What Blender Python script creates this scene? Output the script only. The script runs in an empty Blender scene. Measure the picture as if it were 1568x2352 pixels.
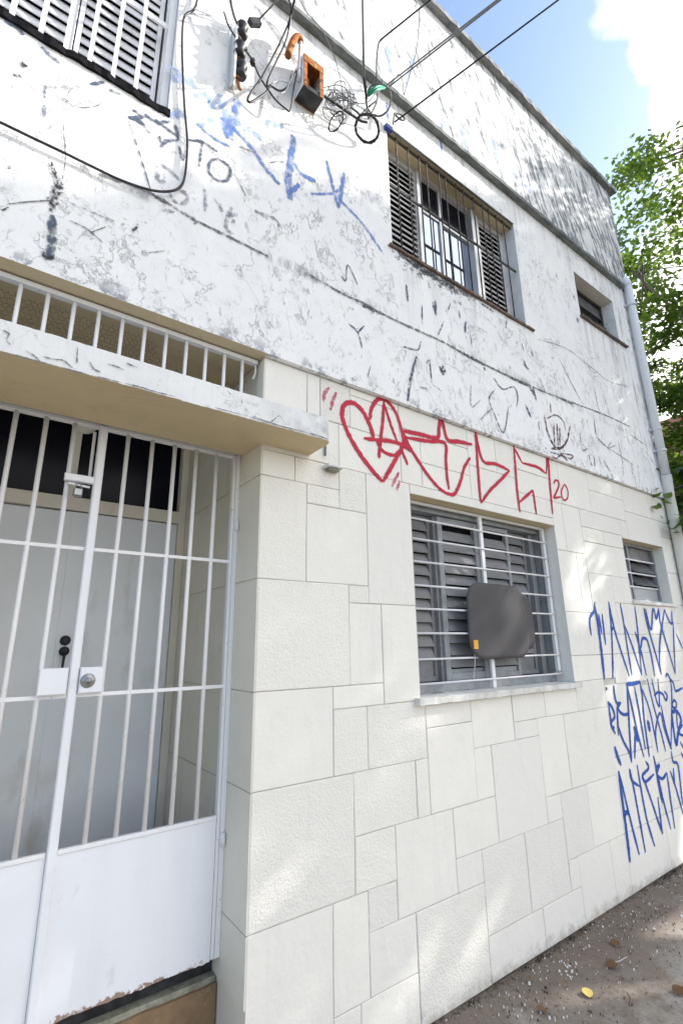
import bpy, math, random
from mathutils import Vector, Matrix
random.seed(7)
scene = bpy.context.scene
col = scene.collection
R = math.radians

# ------------------------------------------------------------------ camera, sky, sun, exposure
CAM_R = Vector((0.81044778, -0.58565999, -0.01329565))
CAM_U = Vector((-0.1428262, -0.21955514, 0.96508871))
CAM_F = Vector((0.56813297, 0.78025504, 0.26158557))
FOC, DIST, EYE = 1123.628, 1.97952, 1.65
CAM_P = Vector((0, -DIST, EYE))
cd = bpy.data.cameras.new('camera'); cam = bpy.data.objects.new('camera', cd); col.objects.link(cam)
cd.sensor_fit = 'HORIZONTAL'; cd.sensor_width = 36.0; cd.lens = FOC / 1568 * 36.0
cd.clip_start = 0.05; cd.clip_end = 2000
cam.matrix_world = Matrix(((CAM_R.x, CAM_U.x, -CAM_F.x, CAM_P.x), (CAM_R.y, CAM_U.y, -CAM_F.y, CAM_P.y),
                           (CAM_R.z, CAM_U.z, -CAM_F.z, CAM_P.z), (0, 0, 0, 1)))
scene.camera = cam

SUN = Vector((math.cos(R(32)) * math.cos(R(20)), -math.sin(R(20)), math.sin(R(32)) * math.cos(R(20)))).normalized()
SUN_EL = math.asin(SUN.z); SUN_AZ = math.atan2(SUN.x, SUN.y)
w = bpy.data.worlds.new('World'); scene.world = w; w.use_nodes = True
nt = w.node_tree; nt.nodes.clear()
wo = nt.nodes.new('ShaderNodeOutputWorld'); bg = nt.nodes.new('ShaderNodeBackground'); bgc = nt.nodes.new('ShaderNodeBackground')
sky = nt.nodes.new('ShaderNodeTexSky'); sky.sky_type = 'NISHITA'; sky.sun_disc = False
sky.sun_elevation = SUN_EL; sky.sun_rotation = SUN_AZ; sky.air_density = 1.0; sky.dust_density = 1.2; sky.ozone_density = 1.3
bg.inputs[1].default_value = 0.15
tc = nt.nodes.new('ShaderNodeTexCoord'); mp = nt.nodes.new('ShaderNodeMapping')
mp.inputs['Location'].default_value = (0.32, 0.55, 0.1); mp.inputs['Scale'].default_value = (1, 1, 1.3)
bank = nt.nodes.new('ShaderNodeVectorMath'); bank.operation = 'DOT_PRODUCT'; bank.inputs[1].default_value = (0.81, -0.586, 0.0)   # cloud bank towards the sun
bsc = nt.nodes.new('ShaderNodeMath'); bsc.operation = 'MULTIPLY_ADD'; bsc.inputs[1].default_value = 0.9
cn = nt.nodes.new('ShaderNodeTexNoise'); cn.inputs['Scale'].default_value = 1.7; cn.inputs['Detail'].default_value = 9; cn.inputs['Roughness'].default_value = 0.52
cr = nt.nodes.new('ShaderNodeMapRange'); cr.inputs[1].default_value = 0.84; cr.inputs[2].default_value = 0.885
bgc.inputs[0].default_value = (1.0, 0.99, 0.98, 1); bgc.inputs[1].default_value = 1.0
ms = nt.nodes.new('ShaderNodeMixShader')
nt.links.new(tc.outputs['Generated'], mp.inputs[0]); nt.links.new(mp.outputs[0], cn.inputs['Vector']); nt.links.new(tc.outputs['Generated'], bank.inputs[0]); nt.links.new(bank.outputs['Value'], bsc.inputs[0]); nt.links.new(cn.outputs['Fac'], bsc.inputs[2]); nt.links.new(bsc.outputs[0], cr.inputs[0])
mp2 = nt.nodes.new('ShaderNodeMapping'); mp2.inputs['Location'].default_value = (9.36, 3.9, 5.2); mp2.inputs['Scale'].default_value = (1, 1, 1.6)
cn2 = nt.nodes.new('ShaderNodeTexNoise'); cn2.inputs['Scale'].default_value = 1.5; cn2.inputs['Detail'].default_value = 9; cn2.inputs['Roughness'].default_value = 0.5  # second cloud layer, added to lighten the left-facing reveals
cr2 = nt.nodes.new('ShaderNodeMapRange'); cr2.inputs[1].default_value = 0.545; cr2.inputs[2].default_value = 0.61
mxc = nt.nodes.new('ShaderNodeMath'); mxc.operation = 'MAXIMUM'
nt.links.new(tc.outputs['Generated'], mp2.inputs[0]); nt.links.new(mp2.outputs[0], cn2.inputs['Vector']); nt.links.new(cn2.outputs['Fac'], cr2.inputs[0])
nt.links.new(cr.outputs[0], mxc.inputs[0]); nt.links.new(cr2.outputs[0], mxc.inputs[1])
nt.links.new(sky.outputs[0], bg.inputs[0]); nt.links.new(mxc.outputs[0], ms.inputs[0])
nt.links.new(bg.outputs[0], ms.inputs[1]); nt.links.new(bgc.outputs[0], ms.inputs[2]); nt.links.new(ms.outputs[0], wo.inputs[0])

sl = bpy.data.lights.new('sun', 'SUN'); so = bpy.data.objects.new('sun', sl); col.objects.link(so)
sl.energy = 3.9; sl.angle = R(0.55); sl.color = (1.0, 0.95, 0.88)
so.rotation_euler = (-SUN).to_track_quat('-Z', 'Y').to_euler(); so.location = (12, -8, 14)
vs = scene.view_settings
vs.view_transform = 'Standard'; vs.look = 'None'; vs.gamma = 1.0; vs.use_curve_mapping = False; vs.exposure = 1.27
scene.render.engine = 'CYCLES'; scene.cycles.max_bounces = 7; scene.cycles.diffuse_bounces = 4; scene.cycles.transparent_max_bounces = 10

# ------------------------------------------------------------------ pixels to places
def ray(x, y): return CAM_F * FOC + CAM_R * (x - 784) - CAM_U * (y - 1176)
def at(p, Y=0.0):                                   # picture point -> point on the plane Y
    d = ray(*p); return CAM_P + d * ((Y + DIST) / d.y)
K = 0.57416
def zf(x0, y0, s): return lambda a, b: ((x0 + a * s) * K, (y0 + b * s) * K)
Z1 = lambda a, b: (a / 2, b / 2)
Z2 = lambda a, b: (a / 2 + 784, b / 2)
Z4 = lambda a, b: (a / 2 + 784, b / 2 + 588)
ZQ = zf(1000, 1500, 700 / 1568)
ZT = zf(2280, 2050, 451 / 732)
ZA = zf(800, 0, 900 / 1568)
ZW = zf(1600, 1950, 750 / 1568)

# ------------------------------------------------------------------ materials
MATS = {}
class NT:
    def __init__(s, name):
        s.m = bpy.data.materials.new(name); s.m.use_nodes = True; s.t = s.m.node_tree
        s.b = s.t.nodes['Principled BSDF']; s.o = s.t.nodes['Material Output']
        s.tc = s.t.nodes.new('ShaderNodeTexCoord'); MATS[name] = s.m
    def n(s, kind, **kw):
        nd = s.t.nodes.new('ShaderNode' + kind)
        for k, v in kw.items():
            if k in nd.inputs: nd.inputs[k].default_value = v
            else: setattr(nd, k, v)
        return nd
    def l(s, a, b): s.t.links.new(a, b)
    def co(s, scale=(1, 1, 1), loc=(0, 0, 0), out='Object'):
        m = s.n('Mapping'); m.inputs['Scale'].default_value = scale; m.inputs['Location'].default_value = loc
        s.l(s.tc.outputs[out], m.inputs[0]); return m.outputs[0]
    def cor(s, vst, loc, rot):
        a = s.n('Mapping'); a.inputs['Rotation'].default_value = (0, rot, 0); s.l(s.tc.outputs['Object'], a.inputs[0])
        m = s.n('Mapping'); m.inputs['Scale'].default_value = (1, 1, vst); m.inputs['Location'].default_value = loc; s.l(a.outputs[0], m.inputs[0]); return m.outputs[0]
    def noise(s, scale, detail=5, rough=0.55, vec=None, dist=0.0):
        x = s.n('TexNoise', Scale=scale, Detail=detail, Roughness=rough, Distortion=dist)
        s.l(vec if vec is not None else s.tc.outputs['Object'], x.inputs['Vector']); return x.outputs['Fac']
    def rng(s, v, a, b, c=0.0, d=1.0):
        x = s.n('MapRange'); x.inputs[1].default_value = a; x.inputs[2].default_value = b; x.inputs[3].default_value = c; x.inputs[4].default_value = d
        s.l(v, x.inputs[0]); return x.outputs[0]
    def math(s, op, a, b=None):
        x = s.n('Math', operation=op)
        for i, v in enumerate((a, b)):
            if v is None: continue
            if isinstance(v, (int, float)): x.inputs[i].default_value = v
            else: s.l(v, x.inputs[i])
        return x.outputs[0]
    def mul(s, a, b): return s.math('MULTIPLY', a, b)
    def mix(s, f, a, b):
        x = s.n('MixRGB')
        for i, v in ((0, f), (1, a), (2, b)):
            if isinstance(v, tuple): x.inputs[i].default_value = (*v[:3], 1)
            elif isinstance(v, (int, float)): x.inputs[i].default_value = v
            else: s.l(v, x.inputs[i])
        return x.outputs[0]
    def bump(s, h, strength=0.3, dist=0.01, prev=None):
        x = s.n('Bump', Strength=strength, Distance=dist); s.l(h, x.inputs['Height'])
        if prev is not None: s.l(prev, x.inputs['Normal'])
        return x.outputs[0]
    def done(s, colr, rough=0.8, nor=None, metal=0.0, spec=0.3):
        if isinstance(colr, tuple): s.b.inputs['Base Color'].default_value = (*colr, 1)
        else: s.l(colr, s.b.inputs['Base Color'])
        if isinstance(rough, (int, float)): s.b.inputs['Roughness'].default_value = rough
        else: s.l(rough, s.b.inputs['Roughness'])
        s.b.inputs['Metallic'].default_value = metal; s.b.inputs['Specular IOR Level'].default_value = spec
        if nor is not None: s.l(nor, s.b.inputs['Normal'])
        return s.m

def plaster(name, base, tint, mould, amount, vstretch, flake, seedloc, crackmask=0.5, rot=0.0, f1w=0.38):
    t = NT(name)
    vec = t.co((1, 1, 1), seedloc)
    big = t.noise(0.9, 4, 0.6, vec)
    mid = t.noise(3.2, 6, 0.62, vec)
    c = t.mix(t.rng(mid, 0.35, 0.7), base, tint)
    mot = t.noise(8.0, 9, 0.72, t.co((1, 1, 0.75), seedloc), 0.4)
    c = t.mix(t.mul(t.rng(mot, 0.52, 0.70), 0.17), c, (0.50, 0.52, 0.56))
    fine = t.noise(27, 7, 0.75, t.co((1, 1, 0.6), seedloc), 0.5)
    c = t.mix(t.mul(t.mul(t.rng(fine, 0.60, 0.65), t.rng(big, 0.40, 0.58)), 0.65), c, (0.27, 0.285, 0.32))
    # old layers of paint where the top coat has flaked
    fl = t.noise(flake, 7, 0.68, t.cor(vstretch, seedloc, rot))
    pm = t.rng(big, 0.35, 0.65)
    thr = t.math('SUBTRACT', fl, t.mul(pm, 0.07))
    f1 = t.rng(thr, 0.665 - amount, 0.675 - amount)
    c = t.mix(t.mul(f1, f1w * 0.75), c, (0.46, 0.47, 0.49))
    f2 = t.rng(thr, 0.715 - amount, 0.73 - amount)
    c = t.mix(t.mul(f2, 0.8), c, mould)
    # fine black specks of mould
    sp = t.noise(46, 4, 0.7, t.co((1, 1, 0.6), seedloc))
    spm = t.rng(t.noise(2.1, 5, 0.65, t.co((1, 1, 0.7), (3.3, 1, 7))), 0.50, 0.68)
    s1 = t.mul(t.rng(sp, 0.60, 0.68), spm)
    c = t.mix(t.mul(s1, 0.75), c, (0.16, 0.17, 0.20))
    # hair cracks
    iso = t.noise(1.35, 7, 0.58, vec, 0.6)
    line_ = t.rng(t.math('ABSOLUTE', t.math('SUBTRACT', iso, 0.5)), 0.0, 0.0032, 1, 0)
    iso2 = t.noise(6.5, 7, 0.66, t.co((1, 1, 0.8), (6, 2, 8)), 0.15)
    line2 = t.rng(t.math('ABSOLUTE', t.math('SUBTRACT', iso2, 0.5)), 0.0, 0.014, 1, 0)
    iso3 = t.noise(13, 7, 0.68, t.co((1, 1, 0.5), (2, 4, 3)), 0.1)
    line3 = t.rng(t.math('ABSOLUTE', t.math('SUBTRACT', iso3, 0.55)), 0.0, 0.022, 1, 0)
    m_a = t.rng(t.noise(1.9, 4, 0.6, t.co((1, 1, 1), (9, 2, 5))), crackmask, crackmask + 0.10)
    m_b = t.rng(t.noise(2.7, 4, 0.6, t.co((1, 1, 1), (1, 5, 2))), crackmask + 0.07, crackmask + 0.15)
    ck = t.math('MAXIMUM', t.mul(line_, m_a), t.mul(t.mul(line2, m_b), 0.75))
    m_c = t.rng(t.noise(2.2, 5, 0.65, t.co((1, 1, 1), (4, 8, 1))), 0.55, 0.64)
    ck = t.math('MAXIMUM', ck, t.mul(t.mul(line3, m_c), 0.8))
    c = t.mix(t.mul(ck, 0.6), c, (0.22, 0.23, 0.26))
    h = t.math('SUBTRACT', t.mul(t.noise(60, 4), 0.25), t.math('ADD', f1, t.mul(ck, 2.0)))
    n1 = t.bump(t.math('ADD', h, t.mul(fine, 0.8)), 0.6, 0.004)
    n2 = t.bump(mid, 0.35, 0.02, n1)
    return t, c, n2

def make_materials():
    t, c, n = plaster('upper_plaster', (0.87, 0.865, 0.855), (0.81, 0.81, 0.815), (0.15, 0.165, 0.20), 0.050, 0.7, 9.0, (0, 0, 0), 0.46)
    xyz = t.n('SeparateXYZ'); t.l(t.tc.outputs['Object'], xyz.inputs[0]); X, Zc = xyz.outputs[0], xyz.outputs[2]
    # black mould hanging under the window sill
    a = t.mul(t.rng(X, 1.75, 1.95), t.rng(X, 2.6, 3.0, 1, 0))
    b = t.mul(t.rng(Zc, 3.98, 4.19), t.rng(Zc, 4.19, 4.21, 1, 0))
    nz = t.noise(22, 6, 0.72)
    m1 = t.rng(t.math('ADD', nz, t.mul(t.mul(a, b), 0.30)), 0.68, 0.76)
    m1 = t.mul(m1, t.rng(t.mul(a, b), 0.0, 0.12))
    c = t.mix(t.mul(m1, 0.85), c, (0.07, 0.075, 0.085))
    sv = t.noise(24, 6, 0.68, t.cor(0.10, (3, 3, 9), 0.05))
    fv = t.rng(t.math('ADD', sv, t.mul(t.rng(X, 3.9, 5.5), 0.10)), 0.66, 0.70)
    c = t.mix(t.mul(t.mul(fv, t.rng(X, 3.6, 4.6)), 0.55), c, (0.26, 0.28, 0.32))
    fs = t.mul(t.rng(t.noise(19, 6, 0.7, t.cor(0.16, (7, 3, 2), 0.15)), 0.60, 0.64), t.rng(t.math('ADD', t.mul(Zc, 1.0), t.mul(X, 0.0)), 5.1, 5.5))
    c = t.mix(t.mul(fs, 0.5), c, (0.30, 0.32, 0.35))
    ro = t.noise(15, 5, 0.6, t.cor(0.05, (5, 6, 1), 0.0))
    runs = t.math('MAXIMUM', t.mul(t.mul(t.rng(Zc, 3.55, 4.19), t.rng(Zc, 4.19, 4.21, 1, 0)), t.mul(t.rng(X, 1.8, 1.9), t.rng(X, 3.3, 3.5, 1, 0))), t.mul(t.rng(Zc, 5.0, 5.55), 0.8))
    runs = t.math('MAXIMUM', runs, t.mul(t.mul(t.rng(Zc, 3.9, 4.72), t.rng(Zc, 4.72, 4.74, 1, 0)), t.rng(X, 4.3, 4.4)))
    c = t.mix(t.mul(t.mul(t.rng(ro, 0.50, 0.68), runs), 0.55), c, (0.34, 0.35, 0.37))
    # crumbled lower edge above the slot
    e = t.mul(t.rng(Zc, 3.05, 3.16, 1, 0), t.rng(t.noise(14, 6, 0.72, t.co((1, 1, 1), (4, 0, 1))), 0.52, 0.60))
    c = t.mix(t.mul(e, 0.8), c, (0.20, 0.22, 0.26))
    # dirt run along the old slab joint
    g = t.mul(t.rng(Zc, 3.60, 3.635), t.rng(Zc, 3.645, 3.70, 1, 0))
    g = t.mul(g, t.rng(t.noise(5.5, 6, 0.7, t.co((1, 1, 0.4), (1, 1, 3))), 0.50, 0.60))
    c = t.mix(t.mul(g, 0.65), c, (0.22, 0.23, 0.25))
    t.done(c, 0.88, n, spec=0.15)

    t, c, n = plaster('parapet_plaster', (0.80, 0.80, 0.81), (0.70, 0.71, 0.72), (0.13, 0.15, 0.17), 0.165, 0.34, 15.0, (5, 1, 2), 0.5, 0.5, 0.5)
    xyz = t.n('SeparateXYZ'); t.l(t.tc.outputs['Object'], xyz.inputs[0]); X, Zc = xyz.outputs[0], xyz.outputs[2]
    st = t.noise(21, 6, 0.66, t.cor(0.17, (2, 7, 1), 0.3))
    msk = t.math('ADD', t.mul(t.rng(X, 2.6, 5.2), 0.085), t.mul(t.rng(Zc, 6.7, 5.6), 0.03))
    f = t.rng(t.math('ADD', st, msk), 0.60, 0.635)
    c = t.mix(t.mul(f, 0.78), c, (0.14, 0.16, 0.18))
    t.done(c, 0.9, n, spec=0.12)

    for nm, rs, ra in (('block_smooth', 60, 0.42), ('block_rough', 85, 0.95)):
        t = NT(nm)
        oi = t.n('ObjectInfo')
        mid = t.noise(2.6, 5, 0.6)
        c = t.mix(t.rng(mid, 0.3, 0.72), (0.84, 0.81, 0.745), (0.785, 0.76, 0.70))
        c = t.mix(t.mul(oi.outputs['Random'], 0.6), c, (0.735, 0.715, 0.675))
        sm = t.rng(t.noise(7, 7, 0.7, t.co((1, 1, 0.45), (3, 3, 3))), 0.60, 0.74)
        c = t.mix(t.mul(sm, 0.2), c, (0.45, 0.44, 0.42))
        dr = t.rng(t.noise(4.0, 6, 0.65, t.co((2.5, 1, 0.25), (1, 1, 1))), 0.54, 0.70); c = t.mix(t.mul(dr, 0.16), c, (0.52, 0.53, 0.56))
        ch_ = t.rng(t.noise(24, 6, 0.72, t.co((1, 1, 1), (8, 1, 2))), 0.70, 0.73); c = t.mix(t.mul(ch_, 0.45), c, (0.36, 0.35, 0.33))
        xyz = t.n('SeparateXYZ'); t.l(t.tc.outputs['Object'], xyz.inputs[0])
        foot = t.rng(t.math('ADD', t.rng(xyz.outputs[2], 0.16, 0.0), t.mul(t.math('SUBTRACT', t.noise(16, 6, 0.7), 0.5), 1.5)), 0.62, 1.1); c = t.mix(t.mul(foot, 0.6), c, (0.30, 0.26, 0.215))
        gr = t.noise(rs, 3, 0.65)
        h2 = t.noise(11, 3, 0.6)
        nn = t.bump(gr, ra, 0.006 if nm == 'block_rough' else 0.003)
        nn = t.bump(h2, 0.40, 0.014, nn)
        t.done(c, 0.75, nn, spec=0.22)
    t = NT('mortar_joint'); t.done((0.52, 0.50, 0.46), 0.95)  # plain joint colour of the backing between the blocks
    t = NT('cream_paint_bounce')  # soffit cream, with warm light bounced off the ground partly in the colour
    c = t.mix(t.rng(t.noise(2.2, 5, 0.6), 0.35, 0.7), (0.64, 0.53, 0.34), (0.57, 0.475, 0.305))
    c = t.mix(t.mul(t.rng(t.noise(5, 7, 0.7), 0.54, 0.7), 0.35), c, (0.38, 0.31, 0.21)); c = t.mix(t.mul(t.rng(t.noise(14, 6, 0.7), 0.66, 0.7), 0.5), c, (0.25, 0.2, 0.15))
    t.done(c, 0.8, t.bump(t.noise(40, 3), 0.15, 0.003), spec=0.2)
    t = NT('reveal_paint')
    c = t.mix(t.rng(t.noise(2.4, 5, 0.6), 0.35, 0.7), (0.75, 0.72, 0.64), (0.68, 0.645, 0.555))
    c = t.mix(t.mul(t.rng(t.noise(8, 6, 0.7, t.co((1, 1, .5))), 0.60, 0.72), 0.25), c, (0.4, 0.37, 0.3))
    t.done(c, 0.8, t.bump(t.noise(45, 4), 0.3, 0.004), spec=0.2)
    t = NT('canopy_plaster')
    fl = t.noise(10, 7, 0.7); cr_ = t.rng(t.noise(5, 6, 0.6, None, 1.2), 0.488, 0.5); cr2 = t.mul(cr_, t.rng(t.noise(5, 6, 0.6, None, 1.2), 0.5, 0.512, 1, 0))
    c = t.mix(t.rng(t.noise(3, 5), 0.35, 0.7), (0.80, 0.80, 0.79), (0.70, 0.70, 0.70))
    c = t.mix(t.mul(t.mul(cr2, t.rng(t.noise(4, 3), 0.5, 0.6)), 0.5), c, (0.3, 0.3, 0.3))
    xyz = t.n('SeparateXYZ'); t.l(t.tc.outputs['Object'], xyz.inputs[0])
    end = t.mul(t.rng(xyz.outputs[0], 0.85, 1.15), t.rng(fl, 0.42, 0.62))
    c = t.mix(t.mul(end, 0.6), c, (0.33, 0.34, 0.35))
    c = t.mix(t.mul(t.rng(t.noise(30, 5, 0.7), 0.64, 0.7), 0.5), c, (0.35, 0.36, 0.38))
    t.done(c, 0.85, t.bump(fl, 0.55, 0.010), spec=0.15)
    t = NT('string_course'); c = t.mix(t.rng(t.noise(12, 6, 0.7, t.co((0.4, 1, 1))), 0.4, 0.65), (0.12, 0.135, 0.13), (0.26, 0.275, 0.27))
    t.done(c, 0.9, t.bump(t.noise(35, 4), 0.4, 0.004))
    t = NT('coping_concrete'); c = t.mix(t.rng(t.noise(9, 6, 0.7, t.co((0.5, 1, 1))), 0.38, 0.65), (0.16, 0.17, 0.17), (0.36, 0.37, 0.37))
    t.done(c, 0.9, t.bump(t.noise(25, 5), 0.5, 0.008))
    t = NT('white_enamel')
    c = t.mix(t.rng(t.noise(1.8, 5, 0.6), 0.35, 0.7), (0.80, 0.81, 0.84), (0.74, 0.76, 0.80))
    sc = t.rng(t.noise(5, 7, 0.7, t.co((1, 1, 0.6), (2, 1, 4))), 0.64, 0.74); c = t.mix(t.mul(sc, 0.4), c, (0.42, 0.41, 0.40)); ch = t.rng(t.noise(40, 6, 0.75), 0.70, 0.72); c = t.mix(t.mul(ch, 0.8), c, (0.22, 0.13, 0.08))
    sk = t.rng(t.noise(2.2, 6, 0.6, t.co((3, 1, 0.3), (4, 1, 4))), 0.52, 0.7); c = t.mix(t.mul(sk, 0.14), c, (0.5, 0.48, 0.44))
    xyz = t.n('SeparateXYZ'); t.l(t.tc.outputs['Object'], xyz.inputs[0])
    ru = t.rng(t.math('ADD', t.rng(xyz.outputs[2], 0.50, 0.44), t.mul(t.math('SUBTRACT', t.noise(26, 6, 0.72), 0.5), 2.2)), 0.85, 1.0); c = t.mix(t.mul(ru, 0.85), c, (0.24, 0.12, 0.06))
    t.done(c, 0.42, t.bump(t.noise(3.5, 3), 0.18, 0.012), spec=0.4)
    t = NT('bar_paint')
    ch = t.rng(t.noise(40, 6, 0.74), 0.64, 0.68); c = t.mix(t.mul(ch, 0.75), (0.79, 0.79, 0.80), (0.20, 0.15, 0.11))
    t.done(c, 0.5, t.bump(t.noise(70, 3), 0.3, 0.002), spec=0.35)
    t = NT('door_paint')
    c = t.mix(t.rng(t.noise(1.6, 5, 0.6), 0.3, 0.7), (0.80, 0.84, 0.88), (0.72, 0.76, 0.80))
    dm = t.rng(t.noise(3.4, 4, 0.55, t.co((1.4, 1, 0.7), (5, 2, 1))), 0.60, 0.76); c = t.mix(t.mul(dm, 0.45), c, (0.40, 0.34, 0.27))
    t.done(c, 0.5, t.bump(t.noise(6, 3), 0.08, 0.006), spec=0.35)
    t = NT('shutter_grey')
    c = t.mix(t.rng(t.noise(6, 5, 0.65), 0.35, 0.7), (0.265, 0.265, 0.27), (0.175, 0.178, 0.185))
    du = t.rng(t.noise(24, 6, 0.7, t.co((0.5, 1, 1))), 0.55, 0.72); c = t.mix(t.mul(du, 0.35), c, (0.42, 0.41, 0.385))
    t.done(c, 0.55, t.bump(t.noise(60, 3), 0.15, 0.002), spec=0.35)
    t = NT('frame_grey'); c = t.mix(t.rng(t.noise(14, 5, 0.65), 0.4, 0.7), (0.30, 0.32, 0.335), (0.21, 0.22, 0.235)); t.done(c, 0.5, None, spec=0.4)
    t = NT('louvre_white'); c = t.mix(t.rng(t.noise(8, 5), 0.35, 0.7), (0.74, 0.75, 0.78), (0.64, 0.655, 0.69)); t.done(c, 0.5, None, spec=0.35)
    t = NT('louvre_aluminium'); c = t.mix(t.rng(t.noise(12, 5), 0.35, 0.7), (0.70, 0.685, 0.68), (0.56, 0.545, 0.545)); t.done(c, 0.5, None, spec=0.4)
    t = NT('aluminium'); t.done((0.62, 0.63, 0.64), 0.38, t.bump(t.noise(50, 2), 0.1, 0.001), metal=0.55)
    t = NT('iron_bar'); c = t.mix(t.rng(t.noise(30, 5, 0.7), 0.4, 0.7), (0.045, 0.042, 0.04), (0.11, 0.098, 0.09)); t.done(c, 0.65, t.bump(t.noise(90, 3), 0.3, 0.001))
    t = NT('rust'); c = t.mix(t.rng(t.noise(28, 7, 0.75), 0.35, 0.65), (0.47, 0.17, 0.045), (0.20, 0.062, 0.022))
    c = t.mix(t.mul(t.rng(t.noise(17, 6, 0.7), 0.56, 0.66), 0.6), c, (0.62, 0.36, 0.15)); t.done(c, 0.9, t.bump(t.noise(60, 6), 0.6, 0.003))
    t = NT('rusty_sill'); c = t.mix(t.rng(t.noise(13, 6, 0.7), 0.4, 0.62), (0.095, 0.09, 0.088), (0.21, 0.135, 0.10)); t.done(c, 0.9, t.bump(t.noise(40, 5), 0.5, 0.003))
    t = NT('dark_void'); t.done((0.012, 0.012, 0.014), 0.9, spec=0.05)
    t = NT('black_plastic'); c = t.mix(t.rng(t.noise(20, 4), 0.4, 0.7), (0.018, 0.018, 0.02), (0.05, 0.05, 0.055)); t.done(c, 0.5, None)
    t = NT('grey_cable'); t.done((0.16, 0.165, 0.17), 0.6)
    t = NT('pale_cable'); t.done((0.55, 0.56, 0.58), 0.6)
    t = NT('green_strap'); t.done((0.01, 0.30, 0.16), 0.5)
    t = NT('blue_plastic'); t.done((0.03, 0.06, 0.26), 0.5)
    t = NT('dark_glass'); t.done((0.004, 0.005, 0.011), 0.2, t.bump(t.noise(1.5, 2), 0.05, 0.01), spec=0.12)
    t = NT('mirror_glass'); t.b.inputs['Coat Weight'].default_value = 0; t.done((0.36, 0.41, 0.50), 0.03, t.bump(t.noise(2.2, 2), 0.06, 0.02), metal=0.92, spec=0.5)
    t = NT('dusty_glass'); c = t.mix(t.rng(t.noise(9, 5), 0.4, 0.65), (0.16, 0.165, 0.17), (0.075, 0.08, 0.09)); t.done(c, 0.3, None, spec=0.5)
    t = NT('grey_glass'); c = t.mix(t.rng(t.noise(9, 5), 0.4, 0.65), (0.13, 0.13, 0.135), (0.06, 0.065, 0.07)); t.done(c, 0.25, None, spec=0.5)
    t = NT('ribbed_glass'); wv = t.n('TexWave', Scale=26.0, bands_direction='Z'); t.l(t.tc.outputs['Object'], wv.inputs['Vector'])
    c = t.mix(t.rng(wv.outputs['Fac'], 0.2, 0.8), (0.30, 0.32, 0.33), (0.47, 0.49, 0.50)); t.done(c, 0.35, t.bump(wv.outputs['Fac'], 0.4, 0.003), spec=0.5)
    t = NT('sill_plaster'); c = t.mix(t.rng(t.noise(8, 6, 0.7), 0.4, 0.68), (0.74, 0.73, 0.70), (0.52, 0.50, 0.46)); t.done(c, 0.85, t.bump(t.noise(18, 5), 0.6, 0.008))
    t = NT('pipe_paint'); c = t.mix(t.rng(t.noise(4, 5, 0.6, t.co((1, 1, 0.3))), 0.35, 0.7), (0.74, 0.755, 0.78), (0.66, 0.675, 0.705)); t.done(c, 0.5, None, spec=0.35)
    t = NT('pipe_cream'); c = t.mix(t.rng(t.noise(4, 5, 0.6, t.co((1, 1, 0.3))), 0.35, 0.7), (0.74, 0.73, 0.68), (0.64, 0.62, 0.56)); t.done(c, 0.5, None, spec=0.35)
    t = NT('step_paint')
    c = t.mix(t.rng(t.noise(6, 6, 0.7), 0.36, 0.66), (0.27, 0.18, 0.10), (0.16, 0.10, 0.06)); c = t.mix(t.mul(t.rng(t.noise(13, 6, 0.7), 0.55, 0.66), 0.6), c, (0.32, 0.32, 0.24))
    t.done(c, 0.8, t.bump(t.noise(30, 5), 0.4, 0.004))
    t = NT('step_cement'); c = t.mix(t.rng(t.noise(16, 6, 0.7), 0.4, 0.65), (0.34, 0.34, 0.27), (0.17, 0.16, 0.12)); t.done(c, 0.9, t.bump(t.noise(60, 4), 0.5, 0.004))
    t = NT('sign_panel'); c = t.mix(t.rng(t.noise(3, 4), 0.3, 0.7), (0.088, 0.082, 0.085), (0.062, 0.06, 0.064)); t.done(c, 0.62, None, spec=0.25)
    t = NT('sign_orange'); t.done((0.75, 0.36, 0.05), 0.5)
    t = NT('lamp_glass'); t.done((0.62, 0.62, 0.52), 0.3, None, spec=0.5)
    t = NT('steel'); t.done((0.30, 0.31, 0.32), 0.35, None, metal=0.8)
    # ground
    t = NT('pavement_concrete')
    a = t.noise(1.1, 6, 0.62); b = t.noise(5, 7, 0.7); d = t.noise(38, 5, 0.7)
    c = t.mix(t.rng(a, 0.42, 0.58), (0.40, 0.37, 0.32), (0.22, 0.18, 0.145))
    c = t.mix(t.mul(t.rng(b, 0.46, 0.64), 0.7), c, (0.46, 0.44, 0.41))
    xyz = t.n('SeparateXYZ'); t.l(t.tc.outputs['Object'], xyz.inputs[0])
    soil = t.math('ADD', t.rng(xyz.outputs[1], -0.75, -0.02), t.mul(t.math('SUBTRACT', b, 0.5), 1.6))
    c = t.mix(t.mul(t.rng(soil, 0.35, 0.85), 0.85), c, (0.15, 0.115, 0.09))
    c = t.mix(t.mul(t.rng(d, 0.54, 0.68), 0.6), c, (0.10, 0.085, 0.07))
    c = t.mix(t.mul(t.rng(t.noise(70, 3, 0.7), 0.63, 0.7), 0.5), c, (0.5, 0.47, 0.43))
    t.done(c, 0.92, t.bump(t.math('ADD', b, t.mul(d, 0.35)), 0.6, 0.02))
    t = NT('asphalt'); c = t.mix(t.rng(t.noise(40, 5), 0.35, 0.7), (0.06, 0.06, 0.06), (0.035, 0.035, 0.036)); t.done(c, 0.9, t.bump(t.noise(120, 3), 0.4, 0.01))
    t = NT('kerb_stone'); c = t.mix(t.rng(t.noise(12, 5), 0.35, 0.7), (0.34, 0.33, 0.31), (0.25, 0.24, 0.23)); t.done(c, 0.9)
    t = NT('soil'); c = t.mix(t.rng(t.noise(2, 6), 0.35, 0.7), (0.16, 0.13, 0.09), (0.10, 0.10, 0.055)); t.done(c, 0.95)
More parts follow.
